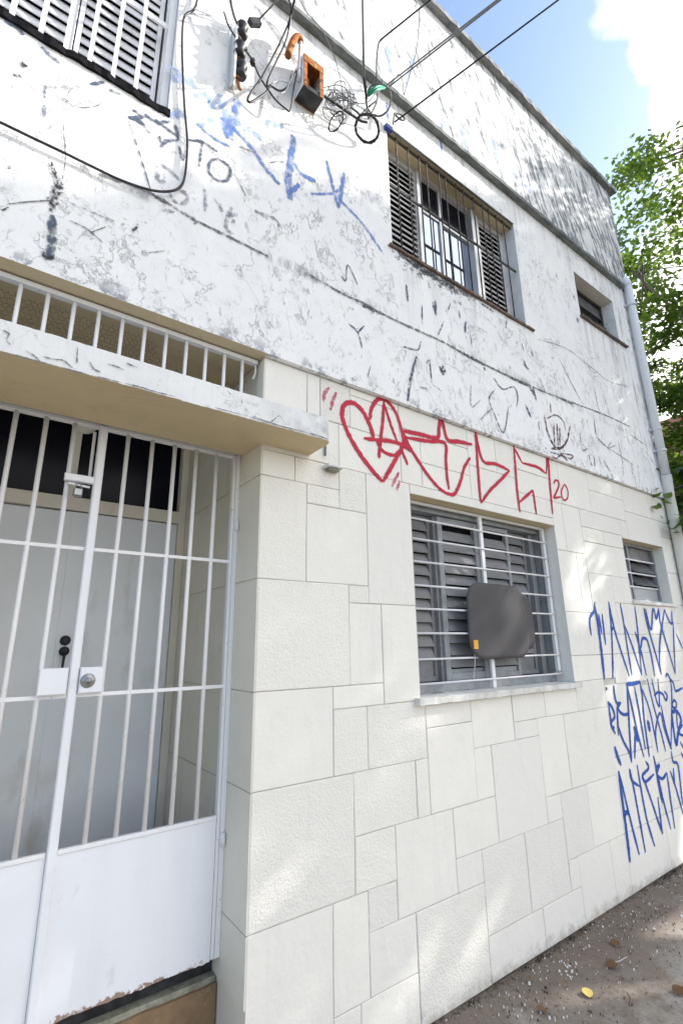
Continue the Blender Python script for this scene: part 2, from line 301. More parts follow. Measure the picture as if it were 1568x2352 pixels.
    t = NT('chip_white'); t.done((0.74, 0.74, 0.72), 0.8)
    t = NT('pebble_dark'); oi = t.n('ObjectInfo'); c = t.mix(t.rng(t.noise(9, 3), 0.4, 0.6), (0.055, 0.043, 0.035), (0.2, 0.16, 0.12)); t.done(c, 0.9)
    t = NT('leaf_yellow'); t.done((0.55, 0.42, 0.12), 0.6)
    t = NT('leaf_brown'); t.done((0.14, 0.075, 0.035), 0.7)
    t = NT('twig'); t.done((0.46, 0.42, 0.36), 0.8)
    t = NT('wire_rust'); t.done((0.13, 0.10, 0.075), 0.8)
    t = NT('bark'); c = t.mix(t.rng(t.noise(9, 6, 0.7, t.co((1, 1, 0.3))), 0.35, 0.7), (0.22, 0.185, 0.155), (0.11, 0.09, 0.075)); t.done(c, 0.9, t.bump(t.noise(20, 5), 0.5, 0.02))
    for nm, c1, c2 in (('leaf_green', (0.12, 0.20, 0.03), (0.05, 0.12, 0.03)), ('leaf_dark', (0.03, 0.085, 0.025), (0.018, 0.05, 0.02))):
        t = NT(nm); g = t.n('NewGeometry')
        rn = g.outputs['Random Per Island']
        c = t.mix(t.rng(rn, 0.1, 0.9), c1, c2); c = t.mix(t.mul(t.rng(t.noise(0.9, 3), 0.5, 0.68), 0.55), c, (0.13, 0.19, 0.03))
        t.done(c, 0.45, None, spec=0.35)
        tr = t.n('BsdfTranslucent'); c2_ = t.mix(0.35, c, (0.42, 0.60, 0.06)); t.l(c2_, tr.inputs[0])
        mx = t.n('MixShader', Fac=0.42); t.l(t.b.outputs[0], mx.inputs[1]); t.l(tr.outputs[0], mx.inputs[2]); t.l(mx.outputs[0], t.o.inputs[0])
    t = NT('neighbour_wall'); c = t.mix(t.rng(t.noise(3, 5), 0.35, 0.7), (0.62, 0.52, 0.44), (0.52, 0.43, 0.36)); t.done(c, 0.9)
    t = NT('roof_tile'); oi = t.n('ObjectInfo'); c = t.mix(oi.outputs['Random'], (0.50, 0.22, 0.16), (0.38, 0.15, 0.105)); c = t.mix(t.mul(t.rng(t.noise(12, 5), 0.5, 0.7), 0.5), c, (0.25, 0.14, 0.11)); t.done(c, 0.85)

    def paint(name, colr, cover, scale=30, stretch=1.0, edge=0.08, rough=0.6):
        t = NT(name)
        nz = t.noise(scale, 5, 0.65, t.co((1, 1, stretch), (len(name), 2, 1)))
        c = t.mix(t.rng(t.noise(14, 4), 0.35, 0.7), colr, tuple(v * 0.75 for v in colr))
        t.done(c, rough, None, spec=0.25)
        at_ = t.n('Attribute', attribute_name='edge')
        f = t.mul(t.rng(nz, 0.5 - cover - edge, 0.5 - cover + edge), t.rng(t.math('ADD', at_.outputs['Fac'], t.mul(t.math('SUBTRACT', nz, 0.5), 0.9)), 0.12, 0.52))
        tp = t.n('BsdfTransparent'); mx = t.n('MixShader'); t.l(f, mx.inputs[0]); t.l(tp.outputs[0], mx.inputs[1]); t.l(t.b.outputs[0], mx.inputs[2]); t.l(mx.outputs[0], t.o.inputs[0])
    paint('spray_red', (0.55, 0.022, 0.055), 0.30, 42)
    paint('spray_red_pale', (0.62, 0.10, 0.16), 0.06, 42, 1, 0.22)
    paint('spray_blue', (0.015, 0.085, 0.42), 0.28, 50)
    paint('roller_blue', (0.13, 0.25, 0.62), 0.04, 34, 0.6, 0.16)
    paint('roller_blue_pale', (0.36, 0.50, 0.80), -0.02, 26, 0.6, 0.14)
    paint('spray_slate', (0.09, 0.12, 0.18), 0.06, 34, 1, 0.14)
    paint('spray_grey_pale', (0.26, 0.28, 0.33), -0.02, 36, 1, 0.16)
    paint('spray_brown', (0.09, 0.035, 0.03), 0.06, 45, 1, 0.12)
    paint('mould_black', (0.055, 0.06, 0.07), 0.01, 60, 1, 0.08, 0.9)
    paint('crack_line', (0.17, 0.175, 0.19), 0.05, 30, 1, 0.1, 0.9)
make_materials()

# ------------------------------------------------------------------ mesh helpers
class MB:
    def __init__(s): s.v = []; s.f = []
    def quad(s, a, b, c, d):
        i = len(s.v); s.v += [tuple(a), tuple(b), tuple(c), tuple(d)]; s.f.append((i, i + 1, i + 2, i + 3)); return s
    def tri(s, a, b, c):
        i = len(s.v); s.v += [tuple(a), tuple(b), tuple(c)]; s.f.append((i, i + 1, i + 2)); return s
    def box(s, x0, x1, y0, y1, z0, z1):
        i = len(s.v)
        s.v += [(x0, y0, z0), (x1, y0, z0), (x1, y1, z0), (x0, y1, z0), (x0, y0, z1), (x1, y0, z1), (x1, y1, z1), (x0, y1, z1)]
        s.f += [tuple(i + k for k in q) for q in ((0, 3, 2, 1), (4, 5, 6, 7), (0, 1, 5, 4), (1, 2, 6, 5), (2, 3, 7, 6), (3, 0, 4, 7))]; return s
    def bbox(s, x0, x1, y0, y1, z0, z1, b=0.004):
        # box with chamfered front (-Y) edges
        i = len(s.v)
        s.v += [(x0, y1, z0), (x1, y1, z0), (x1, y1, z1), (x0, y1, z1), (x0, y0 + b, z0), (x1, y0 + b, z0), (x1, y0 + b, z1), (x0, y0 + b, z1),
                (x0 + b, y0, z0 + b), (x1 - b, y0, z0 + b), (x1 - b, y0, z1 - b), (x0 + b, y0, z1 - b)]
        s.f += [tuple(i + k for k in q) for q in ((8, 9, 10, 11), (4, 5, 9, 8), (5, 6, 10, 9), (6, 7, 11, 10), (7, 4, 8, 11), (0, 1, 5, 4), (1, 2, 6, 5), (2, 3, 7, 6), (3, 0, 4, 7), (3, 2, 1, 0))]
        return s
    def tube(s, pts, r, n=6, cap=True):
        pts = [Vector(p) for p in pts]
        rs = r if isinstance(r, (list, tuple)) else [r] * len(pts)
        i0 = len(s.v); up = Vector((0.13, 0.21, 0.97))
        prev = None
        for k, p in enumerate(pts):
            t = (pts[min(k + 1, len(pts) - 1)] - pts[max(k - 1, 0)])
            if t.length < 1e-9: t = Vector((0, 0, 1))
            t.normalize()
            a = (prev - t * prev.dot(t)) if prev is not None else t.cross(up)
            if a.length < 1e-4: a = t.cross(Vector((1, 0, 0)))
            a.normalize(); prev = a; b = t.cross(a)
            for j in range(n):
                an = 2 * math.pi * j / n
                s.v.append(tuple(p + (a * math.cos(an) + b * math.sin(an)) * rs[k]))
        for k in range(len(pts) - 1):
            for j in range(n):
                q = i0 + k * n; s.f.append((q + j, q + (j + 1) % n, q + n + (j + 1) % n, q + n + j))
        if cap:
            s.f.append(tuple(i0 + j for j in reversed(range(n)))); q = i0 + (len(pts) - 1) * n; s.f.append(tuple(q + j for j in range(n)))
        return s
    def lathe(s, prof, c=(0, 0, 0), axis='Z', n=14):
        i0 = len(s.v)
        for r, h in prof:
            for j in range(n):
                a = 2 * math.pi * j / n; x, y = r * math.cos(a), r * math.sin(a)
                p = (x, y, h) if axis == 'Z' else ((x, h, y) if axis == 'Y' else (h, x, y))
                s.v.append((p[0] + c[0], p[1] + c[1], p[2] + c[2]))
        for k in range(len(prof) - 1):
            for j in range(n):
                q = i0 + k * n; s.f.append((q + j, q + (j + 1) % n, q + n + (j + 1) % n, q + n + j))
        return s
    def mesh(s, name, mat, smooth=False):
        me = bpy.data.meshes.new(name); me.from_pydata(s.v, [], s.f); me.update()
        if smooth: me.polygons.foreach_set('use_smooth', [True] * len(me.polygons))
        if mat: me.materials.append(MATS[mat])
        return me
    def build(s, name, mat, parent=None, smooth=False, kind=None, label=None):
        return link(name, s.mesh(name, mat, smooth), parent, kind, label)

def link(name, me, parent=None, kind=None, label=None):
    o = bpy.data.objects.new(name, me); col.objects.link(o)
    if parent is not None: attach(o, parent)
    if kind: o['kind'] = kind
    if label: o['label'] = label
    return o
def attach(o, parent):
    o.parent = parent
    p = parent; off = Vector((0, 0, 0))
    while p: off += Vector(p.location); p = p.parent
    o.location = Vector(o.location) - off
BASE = {}
def thing(name, loc, label, cat, group=None):
    e = bpy.data.objects.new(name, None); e.empty_display_size = 0.1; col.objects.link(e); e.location = loc
    return tag(e, label, cat, group)
def tag(o, label, cat, group=None, kind=None):
    o['label'] = label; o['category'] = cat
    if group: o['group'] = group
    if kind: o['kind'] = kind
    return o
def spline(pts, n=8):
    pts = [Vector(p) for p in pts]; out = []
    P = [pts[0] * 2 - pts[1]] + pts + [pts[-1] * 2 - pts[-2]]
    for i in range(1, len(P) - 2):
        for k in range(n):
            t = k / n; a, b, c, d = P[i - 1], P[i], P[i + 1], P[i + 2]
            out.append(0.5 * ((2 * b) + (c - a) * t + (2 * a - 5 * b + 4 * c - d) * t * t + (3 * b - a - 3 * c + d) * t ** 3))
    out.append(pts[-1]); return out

# ------------------------------------------------------------------ ground
YP = -2.9
g = MB(); g.quad((-300, -300, -0.16), (300, -300, -0.16), (300, 300, -0.16), (-300, 300, -0.16)); g.build('ground', 'soil', None, kind='structure')
def sheet(name, mat, x0, x1, y0, y1, z, nx, ny, amp):
    m = MB()
    rr = random.Random(3)
    hh = [[z + rr.uniform(-amp, amp) for _ in range(ny + 1)] for _ in range(nx + 1)]
    for i in range(nx + 1):
        for j in range(ny + 1): m.v.append((x0 + (x1 - x0) * i / nx, y0 + (y1 - y0) * j / ny, hh[i][j]))
    for i in range(nx):
        for j in range(ny):
            q = i * (ny + 1) + j; m.f.append((q, q + ny + 1, q + ny + 2, q + 1))
    return m.build(name, mat, None, smooth=True, kind='structure')
sheet('pavement', 'pavement_concrete', -14, 26, YP, 0.3, -0.004, 120, 20, 0.006)
k = MB(); k.box(-14, 26, YP - 0.14, YP - 0.003, -0.2, -0.002); k.build('kerb', 'kerb_stone', None, kind='structure')
m = MB(); m.quad((-60, -10.5, -0.125), (60, -10.5, -0.125), (60, YP - 0.14, -0.125), (-60, YP - 0.14, -0.125)); m.build('road', 'asphalt', None, kind='structure')

# ------------------------------------------------------------------ house
XL, XR, XD0, XD1 = -3.2, 5.64, -0.34, 0.98
ZB, ZS, ZTOP = 3.06, 5.565, 7.08
UP = -0.03
house = thing('house', (2.6, 0.4, 0), 'two-storey white rendered house with scratched block facing, peeling upper wall and graffiti', 'house')
LW = (1.94, 3.44, 1.375, 2.50); BW = (4.51, 5.33, 1.975, 2.53)
UW = (1.868, 3.36, 4.2, 5.25); SW = (4.355, 5.14, 4.735, 5.26); LU = (-1.25, 0.395, 4.20, 5.55)

def wall_holes(mb, x0, x1, z0, z1, holes, yf):
    xs = sorted({x0, x1, *[h[0] for h in holes], *[h[1] for h in holes]}); zs = sorted({z0, z1, *[h[2] for h in holes], *[h[3] for h in holes]})
    for i in range(len(xs) - 1):
        for j in range(len(zs) - 1):
            cx, cz = (xs[i] + xs[i + 1]) / 2, (zs[j] + zs[j + 1]) / 2
            if any(h[0] < cx < h[1] and h[2] < cz < h[3] for h in holes): continue
            mb.quad((xs[i], yf, zs[j]), (xs[i + 1], yf, zs[j]), (xs[i + 1], yf, zs[j + 1]), (xs[i], yf, zs[j + 1]))
def reveal(h, yf, yb, parent, mat_side='reveal_paint', mat_head='cream_paint_bounce', sill=True):
    a, b, c, d = h
    s = MB(); s.quad((a, yf, d), (a, yf, c), (a, yb, c), (a, yb, d)); s.build('reveal', mat_side, parent); s = MB(); s.quad((b, yf, c), (b, yf, d), (b, yb, d), (b, yb, c))
    if sill: s.quad((a, yf, c), (b, yf, c), (b, yb, c), (a, yb, c))
    s.build('reveal', mat_side, parent)
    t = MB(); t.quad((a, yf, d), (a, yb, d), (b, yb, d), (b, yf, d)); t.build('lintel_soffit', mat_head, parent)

# lower wall: recessed backing and the scribed blocks
lower = MB()
wall_holes(lower, XL, XD0, 0, ZB, [], 0.007); wall_holes(lower, XD1, XR, 0, ZB, [LW, BW], 0.007)
lower_wall = lower.build('lower_wall', 'mortar_joint', house)
blocks = [(.98,1.37,0,.60),(1.37,1.56,.21,.60),(1.56,1.84,.21,.44),(1.56,1.73,.44,.60,1),(1.37,1.51,0,.21),(1.51,1.84,0,.21),(1.84,2.33,0,.44,1),
(.98,1.49,.60,1.08,1),(1.49,1.73,.60,.82),(1.73,2.13,.44,.82),(1.49,1.88,.82,1.08,1),(1.88,1.97,.82,1.08,1),(.98,1.38,1.08,1.46),(1.38,1.69,1.36,1.46),
(1.38,1.58,1.08,1.36,1),(1.58,1.97,1.08,1.36,1),(.98,1.48,1.46,1.94,1),(1.48,1.61,1.85,1.94),(1.48,1.69,1.46,1.85),(1.69,1.94,1.36,1.85),(1.61,1.94,1.85,2.56),
(.98,1.23,1.94,2.43,1),(1.23,1.61,1.94,2.33),(1.23,1.43,2.33,2.43,1),(1.43,1.61,2.33,2.56,1),(.98,1.16,2.43,2.56),(1.16,1.43,2.43,2.56,1),(.98,1.43,2.56,2.81),
(1.43,1.88,2.56,2.81),(1.88,2.05,2.56,2.91),(.98,1.23,2.81,3.055),(1.23,1.31,2.81,3.055),(1.31,1.51,2.81,3.055),(1.51,1.88,2.81,3.01),(1.51,1.88,3.01,3.055),
(1.88,2.5,2.91,3.055),(1.94,3.44,2.50,2.56),(2.05,2.5,2.56,2.72),(2.05,2.5,2.72,2.91),(2.5,3.0,2.56,2.80),(2.5,2.8,2.80,3.055),(2.8,3.0,2.80,3.055),
(3.0,3.44,2.56,2.70),(3.0,3.44,2.70,2.88),(3.0,3.44,2.88,3.055),(3.44,3.60,2.70,3.055),(3.60,4.05,2.70,3.055),(3.44,3.58,2.32,2.70),(3.58,3.84,2.32,2.70),
(3.84,4.51,2.55,2.70),(3.84,4.18,2.43,2.55),(4.18,4.51,2.43,2.55),(3.84,4.51,2.17,2.43),(4.05,4.65,2.70,2.90),(4.05,4.65,2.90,3.055),(4.51,4.65,2.53,2.70),
(4.65,5.33,2.53,2.80),(4.65,5.2,2.80,3.055),(5.2,5.63,2.80,3.055),(5.33,5.63,2.64,2.80),(5.33,5.63,2.28,2.64),(5.33,5.63,1.975,2.28),
(3.44,3.70,1.86,2.32),(3.70,3.84,1.86,2.32),(3.84,4.20,1.70,2.17),(4.20,4.51,1.95,2.17),(4.20,4.66,1.70,1.95),(3.44,3.84,1.55,1.86),(3.84,4.41,1.55,1.70),
(4.41,5.03,1.55,1.70),(4.66,5.03,1.70,1.95),(4.51,5.33,1.95,1.975),(5.03,5.63,1.55,1.80),(5.03,5.33,1.80,1.95),(5.33,5.63,1.80,1.975),
(3.44,4.02,1.375,1.55),(4.02,4.51,1.33,1.55),(4.51,5.2,1.30,1.55),(5.2,5.63,1.1,1.55),(1.94,1.97,1.36,1.375),(1.97,2.33,1.22,1.335),(1.97,2.33,.82,1.22),(2.33,2.71,1.08,1.335),
(2.71,3.05,1.18,1.335),(3.05,3.44,1.18,1.335),(3.44,3.84,1.18,1.375),(2.71,2.95,1.08,1.18),(2.33,2.48,.82,1.08),(2.48,2.95,.59,1.08),(2.13,2.48,.59,.82),(2.95,3.25,.73,1.18),
(3.25,3.84,.73,1.18,1),(2.95,3.11,.59,.73),(3.11,3.42,.36,.73,1),(3.42,3.82,.36,.73),(2.13,2.33,.44,.59),(2.33,2.71,.20,.59,1),(2.71,3.11,.20,.59,1),(3.11,3.22,.20,.36),
(2.33,2.81,0,.20),(2.81,3.22,0,.20),(3.22,3.61,0,.36),(3.61,3.82,0,.36,1),(3.84,4.44,.84,1.33),(3.82,4.44,.36,.84),(3.82,4.44,0,.36),(4.44,5.2,.72,1.30),
(4.44,4.87,.36,.72),(4.87,5.63,.30,.72),(4.44,4.87,0,.36),(4.87,5.63,0,.30),(5.2,5.63,.72,1.1)]
# the part left of the entrance, out of the picture
zz = 0.0
while zz < 3.0:
    hgt = min(random.choice((.24, .36, .48)), 3.055 - zz)
    if 3.055 - zz - hgt < 0.12: hgt = 3.055 - zz
    xx = XL
    while xx < XD0 - 0.01:
        wd = random.choice((.3, .42, .55))
        if XD0 - xx - wd < 0.2: wd = XD0 - xx
        blocks.append((xx, xx + wd, zz, zz + hgt)); xx += wd
    zz += hgt
rb = random.Random(11)
G = 0.0017
for b in blocks:
    x0, x1, z0, z1 = b[:4]
    m = MB(); y = rb.uniform(-0.0012, 0.0012)
    gx0 = 0 if abs(x0 - XD1) < .001 else G; gx1 = 0 if abs(x1 - XD0) < .001 else G
    t = lambda: rb.uniform(-0.0014, 0.0014)
    m.bbox(x0 + gx0, x1 - G if gx1 else x1, y, 0.012, z0 + G, z1 - G, 0.0028)
    m.v = [(v[0] + t(), v[1], v[2] + t()) if k in range(4, 12) and z1 - z0 > 0.06 else v for k, v in enumerate(m.v)]
    m.build('block', 'block_rough' if len(b) > 4 or rb.random() < .06 else 'block_smooth', lower_wall)

# upper wall, string course, parapet, coping, side and roof
u = MB(); wall_holes(u, XL, XR, ZB, ZS, [UW, SW, LU], UP)
u.quad((XD1, UP, ZB), (XD1, 0.012, ZB), (XR, 0.012, ZB), (XR, UP, ZB)); u.quad((XL, UP, ZB), (XL, 0.012, ZB), (XD0, 0.012, ZB), (XD0, UP, ZB))
upper_wall = u.build('upper_wall', 'upper_plaster', house)
u = MB(); u.quad((XL, UP - 0.002, ZS), (XR, UP - 0.002, ZS), (XR, UP - 0.002, ZTOP), (XL, UP - 0.002, ZTOP)); u.build('parapet_wall', 'parapet_plaster', house)
u = MB(); u.quad((XR, UP, 0), (XR, 9, 0), (XR, 9, ZTOP), (XR, UP, ZTOP)); u.quad((XL, 9, 0), (XL, UP, 0), (XL, UP, ZTOP), (XL, 9, ZTOP)); u.quad((XL, 9, 0), (XR, 9, 0), (XR, 9, ZTOP), (XL, 9, ZTOP))
u.build('side_wall', 'parapet_plaster', house)
m = MB(); m.quad((XL, UP, ZTOP - 0.3), (XR, UP, ZTOP - 0.3), (XR, 9, ZTOP - 0.3), (XL, 9, ZTOP - 0.3)); m.build('roof_slab', 'coping_concrete', house)
def wobble_bar(mb, x0, x1, y0, y1, z0, z1, n, amp, seed):
    rr = random.Random(seed); P = []
    for i in range(n + 1):
        x = x0 + (x1 - x0) * i / n; a, b2, c2 = rr.uniform(-amp, amp), rr.uniform(-amp, amp), rr.uniform(-amp, amp)
        P.append([(x, y0 + a, z0 + b2), (x, y1, z0 + b2), (x, y1, z1 + c2), (x, y0 + a, z1 + c2)])
    i0 = len(mb.v)
    for p in P: mb.v += p
    for i in range(n):
        q = i0 + i * 4
        for j in range(4): mb.f.append((q + j, q + (j + 1) % 4, q + 4 + (j + 1) % 4, q + 4 + j))
    mb.f.append((i0 + 3, i0 + 2, i0 + 1, i0)); q = i0 + n * 4; mb.f.append((q, q + 1, q + 2, q + 3))
m = MB(); wobble_bar(m, XL, 5.43, UP - 0.055, UP + 0.002, 5.555, 5.592, 160, 0.003, 4); m.build('string_course', 'string_course', house)
m = MB(); wobble_bar(m, XL - .04, 5.70, UP - 0.06, 0.28, 7.075, 7.13, 170, 0.005, 5); m.build('coping', 'coping_concrete', house)

# entrance recess
YG, YD = 0.24, 1.10
rc = MB()
rc.quad((XD1, 0.0, 0), (XD1, 0, ZB), (XD1, YD, ZB), (XD1, YD, 0)); rc.quad((XD0, 0, ZB), (XD0, 0, 0), (XD0, YD, 0), (XD0, YD, ZB))
rc.build('recess_side', 'reveal_paint', house)
m = MB(); m.quad((XD0, UP, ZB), (XD0, YD + .3, ZB), (XD1, YD + .3, ZB), (XD1, UP, ZB)); m.build('recess_soffit', 'cream_paint_bounce', house)
# scribed courses on the side of the recess, seen through the gate
for z0, z1, ys in ((.37, .60, (.0, .5, YD)), (.60, 1.08, (.0, .34, .8, YD)), (1.08, 1.46, (.0, .55, YD)), (1.46, 1.94, (.0, .3, .72, YD)), (1.94, 2.43, (.0, .5, .9, YD)), (2.43, 2.75, (.0, .4, .75, YD)), (2.75, 3.05, (.0, .6, YD))):
    for a, b in zip(ys[:-1], ys[1:]):
        m = MB(); m.box(XD1 - 0.006, XD1 + 0.004, a + (0.0025 if a else 0.001), b - 0.0025, z0 + .0025, z1 - .0025); m.build('block', 'reveal_paint', house)
m = MB(); m.quad((XD0, YD + .02, 2.97), (XD1, YD + .02, 2.97), (XD1, YD + .02, ZB), (XD0, YD + .02, ZB)); m.build('recess_back', 'cream_paint_bounce', house)
# steps
st = MB(); st.box(XD0 + .002, XD1 - .008, 0.262, YD, 0, 0.372); st.build('threshold', 'step_cement', house)
st = MB(); wobble_bar(st, XD0 + .004, XD1 - .008, 0.248, 0.262, 0.005, 0.352, 24, 0.003, 8); st.build('threshold_face', 'step_paint', house)
st = MB(); st.box(XD0 + .004, XD1 - .010, -0.02, 0.246, 0, 0.185); st.build('step', 'step_paint', house)
m = MB(); m.box(XD0 + .003, XD1 - .009, 0.30, 0.34, 0.372, 0.45); m.build('gap_shade_board', 'black_plastic', house)  # dark board added to imitate the shaded gap below the gate

# entrance door: frame, transom light, two leaves
door = MB()
for x0, x1, z0, z1 in ((XD0 + .005, XD0 + .05, .372, 3.0), (0.93, XD1 - .008, .372, 2.97), (XD0 + .05, .93, 2.40, 2.475), (XD0 + .05, .93, 2.95, 2.99)):
    door.box(x0, x1, YD - 0.055, YD + .03, z0, z1)
door.box(.285, .335, YD - 0.05, YD + .03, 2.475, 2.95)
door = door.build('door', 'reveal_paint', house)
m = MB(); m.box(XD0 + .05, .93, YD + .004, YD + .012, 2.475, 2.95); m.build('transom_glass', 'dark_glass', door)
for x0, x1, dy in ((XD0 + .052, .302, .0), (.312, .928, -.012)):
    m = MB(); m.bbox(x0, x1, YD - .03 + dy, YD + .02, .375, 2.395, .004)
    if x0 > 0: m.bbox(x0 - .018, x0 + .03, YD - .052, YD - .0425, .38, 2.39, .003)
    m.build('door_leaf', 'door_paint', door)
m = MB(); m.lathe([(0, -.012), (.022, -.012), (.026, 0), (.026, .012)], (.385, YD - .05, 1.69), 'Y'); m.build('lock_cylinder', 'black_plastic', door, True)
m = MB(); m.lathe([(0, -.014), (.024, -.014), (.024, .01)], (.385, YD - .052, 1.635), 'Y'); m.tube([(.385, YD - .075, 1.635), (.384, YD - .078, 1.58), (.383, YD - .075, 1.53)], [.008, .007, .006]); m.build('handle', 'black_plastic', door, True)

# canopy
cm = MB(); ZC0, ZC1, YC = 2.583, 2.697, -0.212
outline = [(XD0 - .26, 0.19), (XD0 - .26, YC)]
rr = random.Random(21); N = 150
for i in range(1, N): outline.append((XD0 - .26 + (1.195 - XD0 + .26) * i / N, YC + rr.uniform(-.0008, .0008)))
for i in range(7):
    a = -math.pi / 2 + (math.pi / 2) * i / 6; outline.append((1.195 + .045 * math.cos(a), YC + .045 + .045 * math.sin(a)))
outline += [(1.243, 0.006), (XD1 - .004, 0.006), (XD1 - .004, 0.19)]
low = [(x, y, ZC0 + (rr.uniform(-.0015, .002) if y < -.15 else 0)) for x, y in outline]; top = [(x, y, ZC1 + (rr.uniform(-.0012, .0012) if y < -.15 else 0)) for x, y in outline]
n0 = len(outline)
cm.v = low + top
for i in range(n0): j = (i + 1) % n0; cm.f.append((i, j, n0 + j, n0 + i))
cm.f.append(tuple(range(n0, 2 * n0)))
canopy = cm.build('canopy', 'canopy_plaster', house)
m = MB(); m.v = [(x, y, ZC0 + .0005 if y > -.15 else z) for x, y, z in low]; m.f = [tuple(reversed(range(n0)))]; m.build('canopy_soffit', 'cream_paint_bounce', canopy)

# slot above the canopy: bars, top rail, wire netting
slot = MB(); slot.box(XD0, .962, 0.045, 0.075, 3.032, 3.052); slot = slot.build('slot_grille', 'bar_paint', house)
bm_ = MB(); bm_.tube([(0, 0.06, ZC1 - .01), (0, 0.06, 3.034)], 0.0085, 8); barme = bm_.mesh('bar', 'bar_paint', True)
for i in range(-3, 11):
    x = -0.055 + 0.0938 * i
    if x > XD0: o = link('bar', barme, slot); o.location.x += x
m = MB(); m.tube([(.955, .06, 3.03), (.957, .062, 2.985), (.947, .07, 2.955)], .005); m.build('bracket', 'bar_paint', slot)
m = MB(); s_ = 0.013; hx = s_ * math.sqrt(3)
rr = random.Random(5)
def netz(x): return 3.02 - (0.06 + .07 * max(0, math.sin((x - .45) * 7)) if x > .48 else 0.0)
jit = {}
def J(x, z):
    kx = (round(x, 3), round(z, 3))
    if kx not in jit: jit[kx] = (x + rr.uniform(-.002, .002), .125 + rr.uniform(-.012, .012), z + rr.uniform(-.002, .002))
    return jit[kx]
row = 0; z = 2.68
while z < 3.04:
    x = XD0 + (hx / 2 if row % 2 else 0)
    while x < .93:
        if z < netz(x):
            a, b, c, d = J(x, z), J(x + hx / 2, z + s_ / 2), J(x + hx, z), J(x + hx / 2, z + s_ * 1.5)
            m.tube([a, b], .0008, 3, False); m.tube([b, c], .0008, 3, False); m.tube([b, d], .0008, 3, False)
        x += hx
    row += 1; z += s_ * 1.5
m.build('wire_netting', 'wire_rust', house, kind='stuff')

# ------------------------------------------------------------------ windows
def slat_mesh(w, d, tilt, th=0.005, mat='shutter_grey', lip=0.0):
    # a louvre slat of width w, sloping down towards the street
    m = MB(); c, s = math.cos(tilt), math.sin(tilt)
    P = [(-d / 2 * c, -d / 2 * s), (d / 2 * c, d / 2 * s)]
    nx, nz = -s * th, c * th
    (y0, z0), (y1, z1) = P
    q = [(y0, z0), (y1, z1), (y1 + nx, z1 + nz), (y0 + nx, z0 + nz)]
    for xx in (-w / 2, w / 2): m.v += [(xx, y, z) for y, z in q]
    m.f = [(3, 2, 1, 0), (4, 5, 6, 7)] + [(j, (j + 1) % 4, 4 + (j + 1) % 4, 4 + j) for j in range(4)]
    return m.mesh('slat', mat)
def louvre_leaf(parent, x0, x1, z0, z1, y, pitch, d, tilt, frame_w, mat_f, mat_s, back='dark_void', bottom_panel=0.0, thick=.03, jit=0.0):
    f = MB(); a, b = y - thick / 2, y + thick / 2
    f.bbox(x0, x0 + frame_w, a, b, z0, z1, .003); f.bbox(x1 - frame_w, x1, a, b, z0, z1, .003)
    f.bbox(x0 + frame_w, x1 - frame_w, a + .001, b, z1 - frame_w, z1, .003); f.bbox(x0 + frame_w, x1 - frame_w, a + .001, b, z0, z0 + frame_w, .003)
    if bottom_panel: f.box(x0 + frame_w, x1 - frame_w, y, b - .002, z0 + frame_w, z0 + frame_w + bottom_panel)
    f.build('shutter_frame', mat_f, parent)
    w_ = x1 - x0 - 2 * frame_w
    me = slat_mesh(w_ - .002, d, tilt, mat=mat_s)
    zc = z0 + frame_w + bottom_panel + pitch * .6
    while zc < z1 - frame_w - pitch * .3:
        o = link('slat', me, parent); o.location += Vector(((x0 + x1) / 2, y + random.uniform(-.001, .001), zc)); o.rotation_euler = (random.uniform(-.03 - jit, .03 + jit), 0, random.uniform(-.002, .002)); zc += pitch
    k = MB(); k.quad((x0 + .005, b + .012, z0), (x1 - .005, b + .012, z0), (x1 - .005, b + .012, z1), (x0 + .005, b + .012, z1)); k.build('backing', back, parent)

# lower window: grey louvred shutters behind a white grille
reveal(LW, 0.0, 0.26, house, 'block_smooth', 'cream_paint_bounce', sill=False)
wf = MB(); yb = 0.15
wf.box(LW[0], LW[1], yb - .02, yb + .09, LW[3] - .045, LW[3] - .001); wf.box(LW[0], LW[1], yb - .02, yb + .10, LW[2], LW[2] + .05)
wf.box(LW[0], LW[0] + .03, yb - .018, yb + .09, LW[2] + .05, LW[3] - .045); wf.box(LW[1] - .03, LW[1], yb - .018, yb + .09, LW[2] + .05, LW[3] - .045)
lwin = wf.build('window', 'frame_grey', house, label='ground-floor window with grey louvred shutter leaves')
m = MB(); m.box(LW[0], LW[1], 0.255, 0.26, LW[2], LW[3]); m.build('window_back', 'dark_void', lwin)
zb0, zb1 = LW[2] + .055, LW[3] - .05
louvre_leaf(lwin, 1.972, 2.30, zb0, zb1, .215, .072, .074, R(66), .028, 'shutter_grey', 'shutter_grey', bottom_panel=.09)
louvre_leaf(lwin, 2.315, 2.72, zb0, zb1, .165, .072, .074, R(66), .045, 'frame_grey', 'shutter_grey', bottom_panel=.02)
louvre_leaf(lwin, 2.735, 3.06, zb0, zb1, .165, .072, .074, R(66), .032, 'frame_grey', 'shutter_grey', bottom_panel=.03, jit=.04)
louvre_leaf(lwin, 3.02, 3.34, zb0, zb1, .215, .072, .074, R(66), .03, 'shutter_grey', 'shutter_grey', bottom_panel=.10)
for a, b, c, d in ((2.295, 2.345, .17, .235), (3.335, 3.392, .165, .24), (2.7265, 2.738, .125, .2)):
    m = MB(); m.box(a, b, c, d, zb0, zb1); m.build('mullion', 'shutter_grey', lwin)
sl_ = MB(); wobble_bar(sl_, 1.895, 3.465, -0.04, 0.13, 1.340, 1.374, 60, 0.0018, 12); sl_.build('sill', 'sill_plaster', house)
gr = MB(); YGR = .09
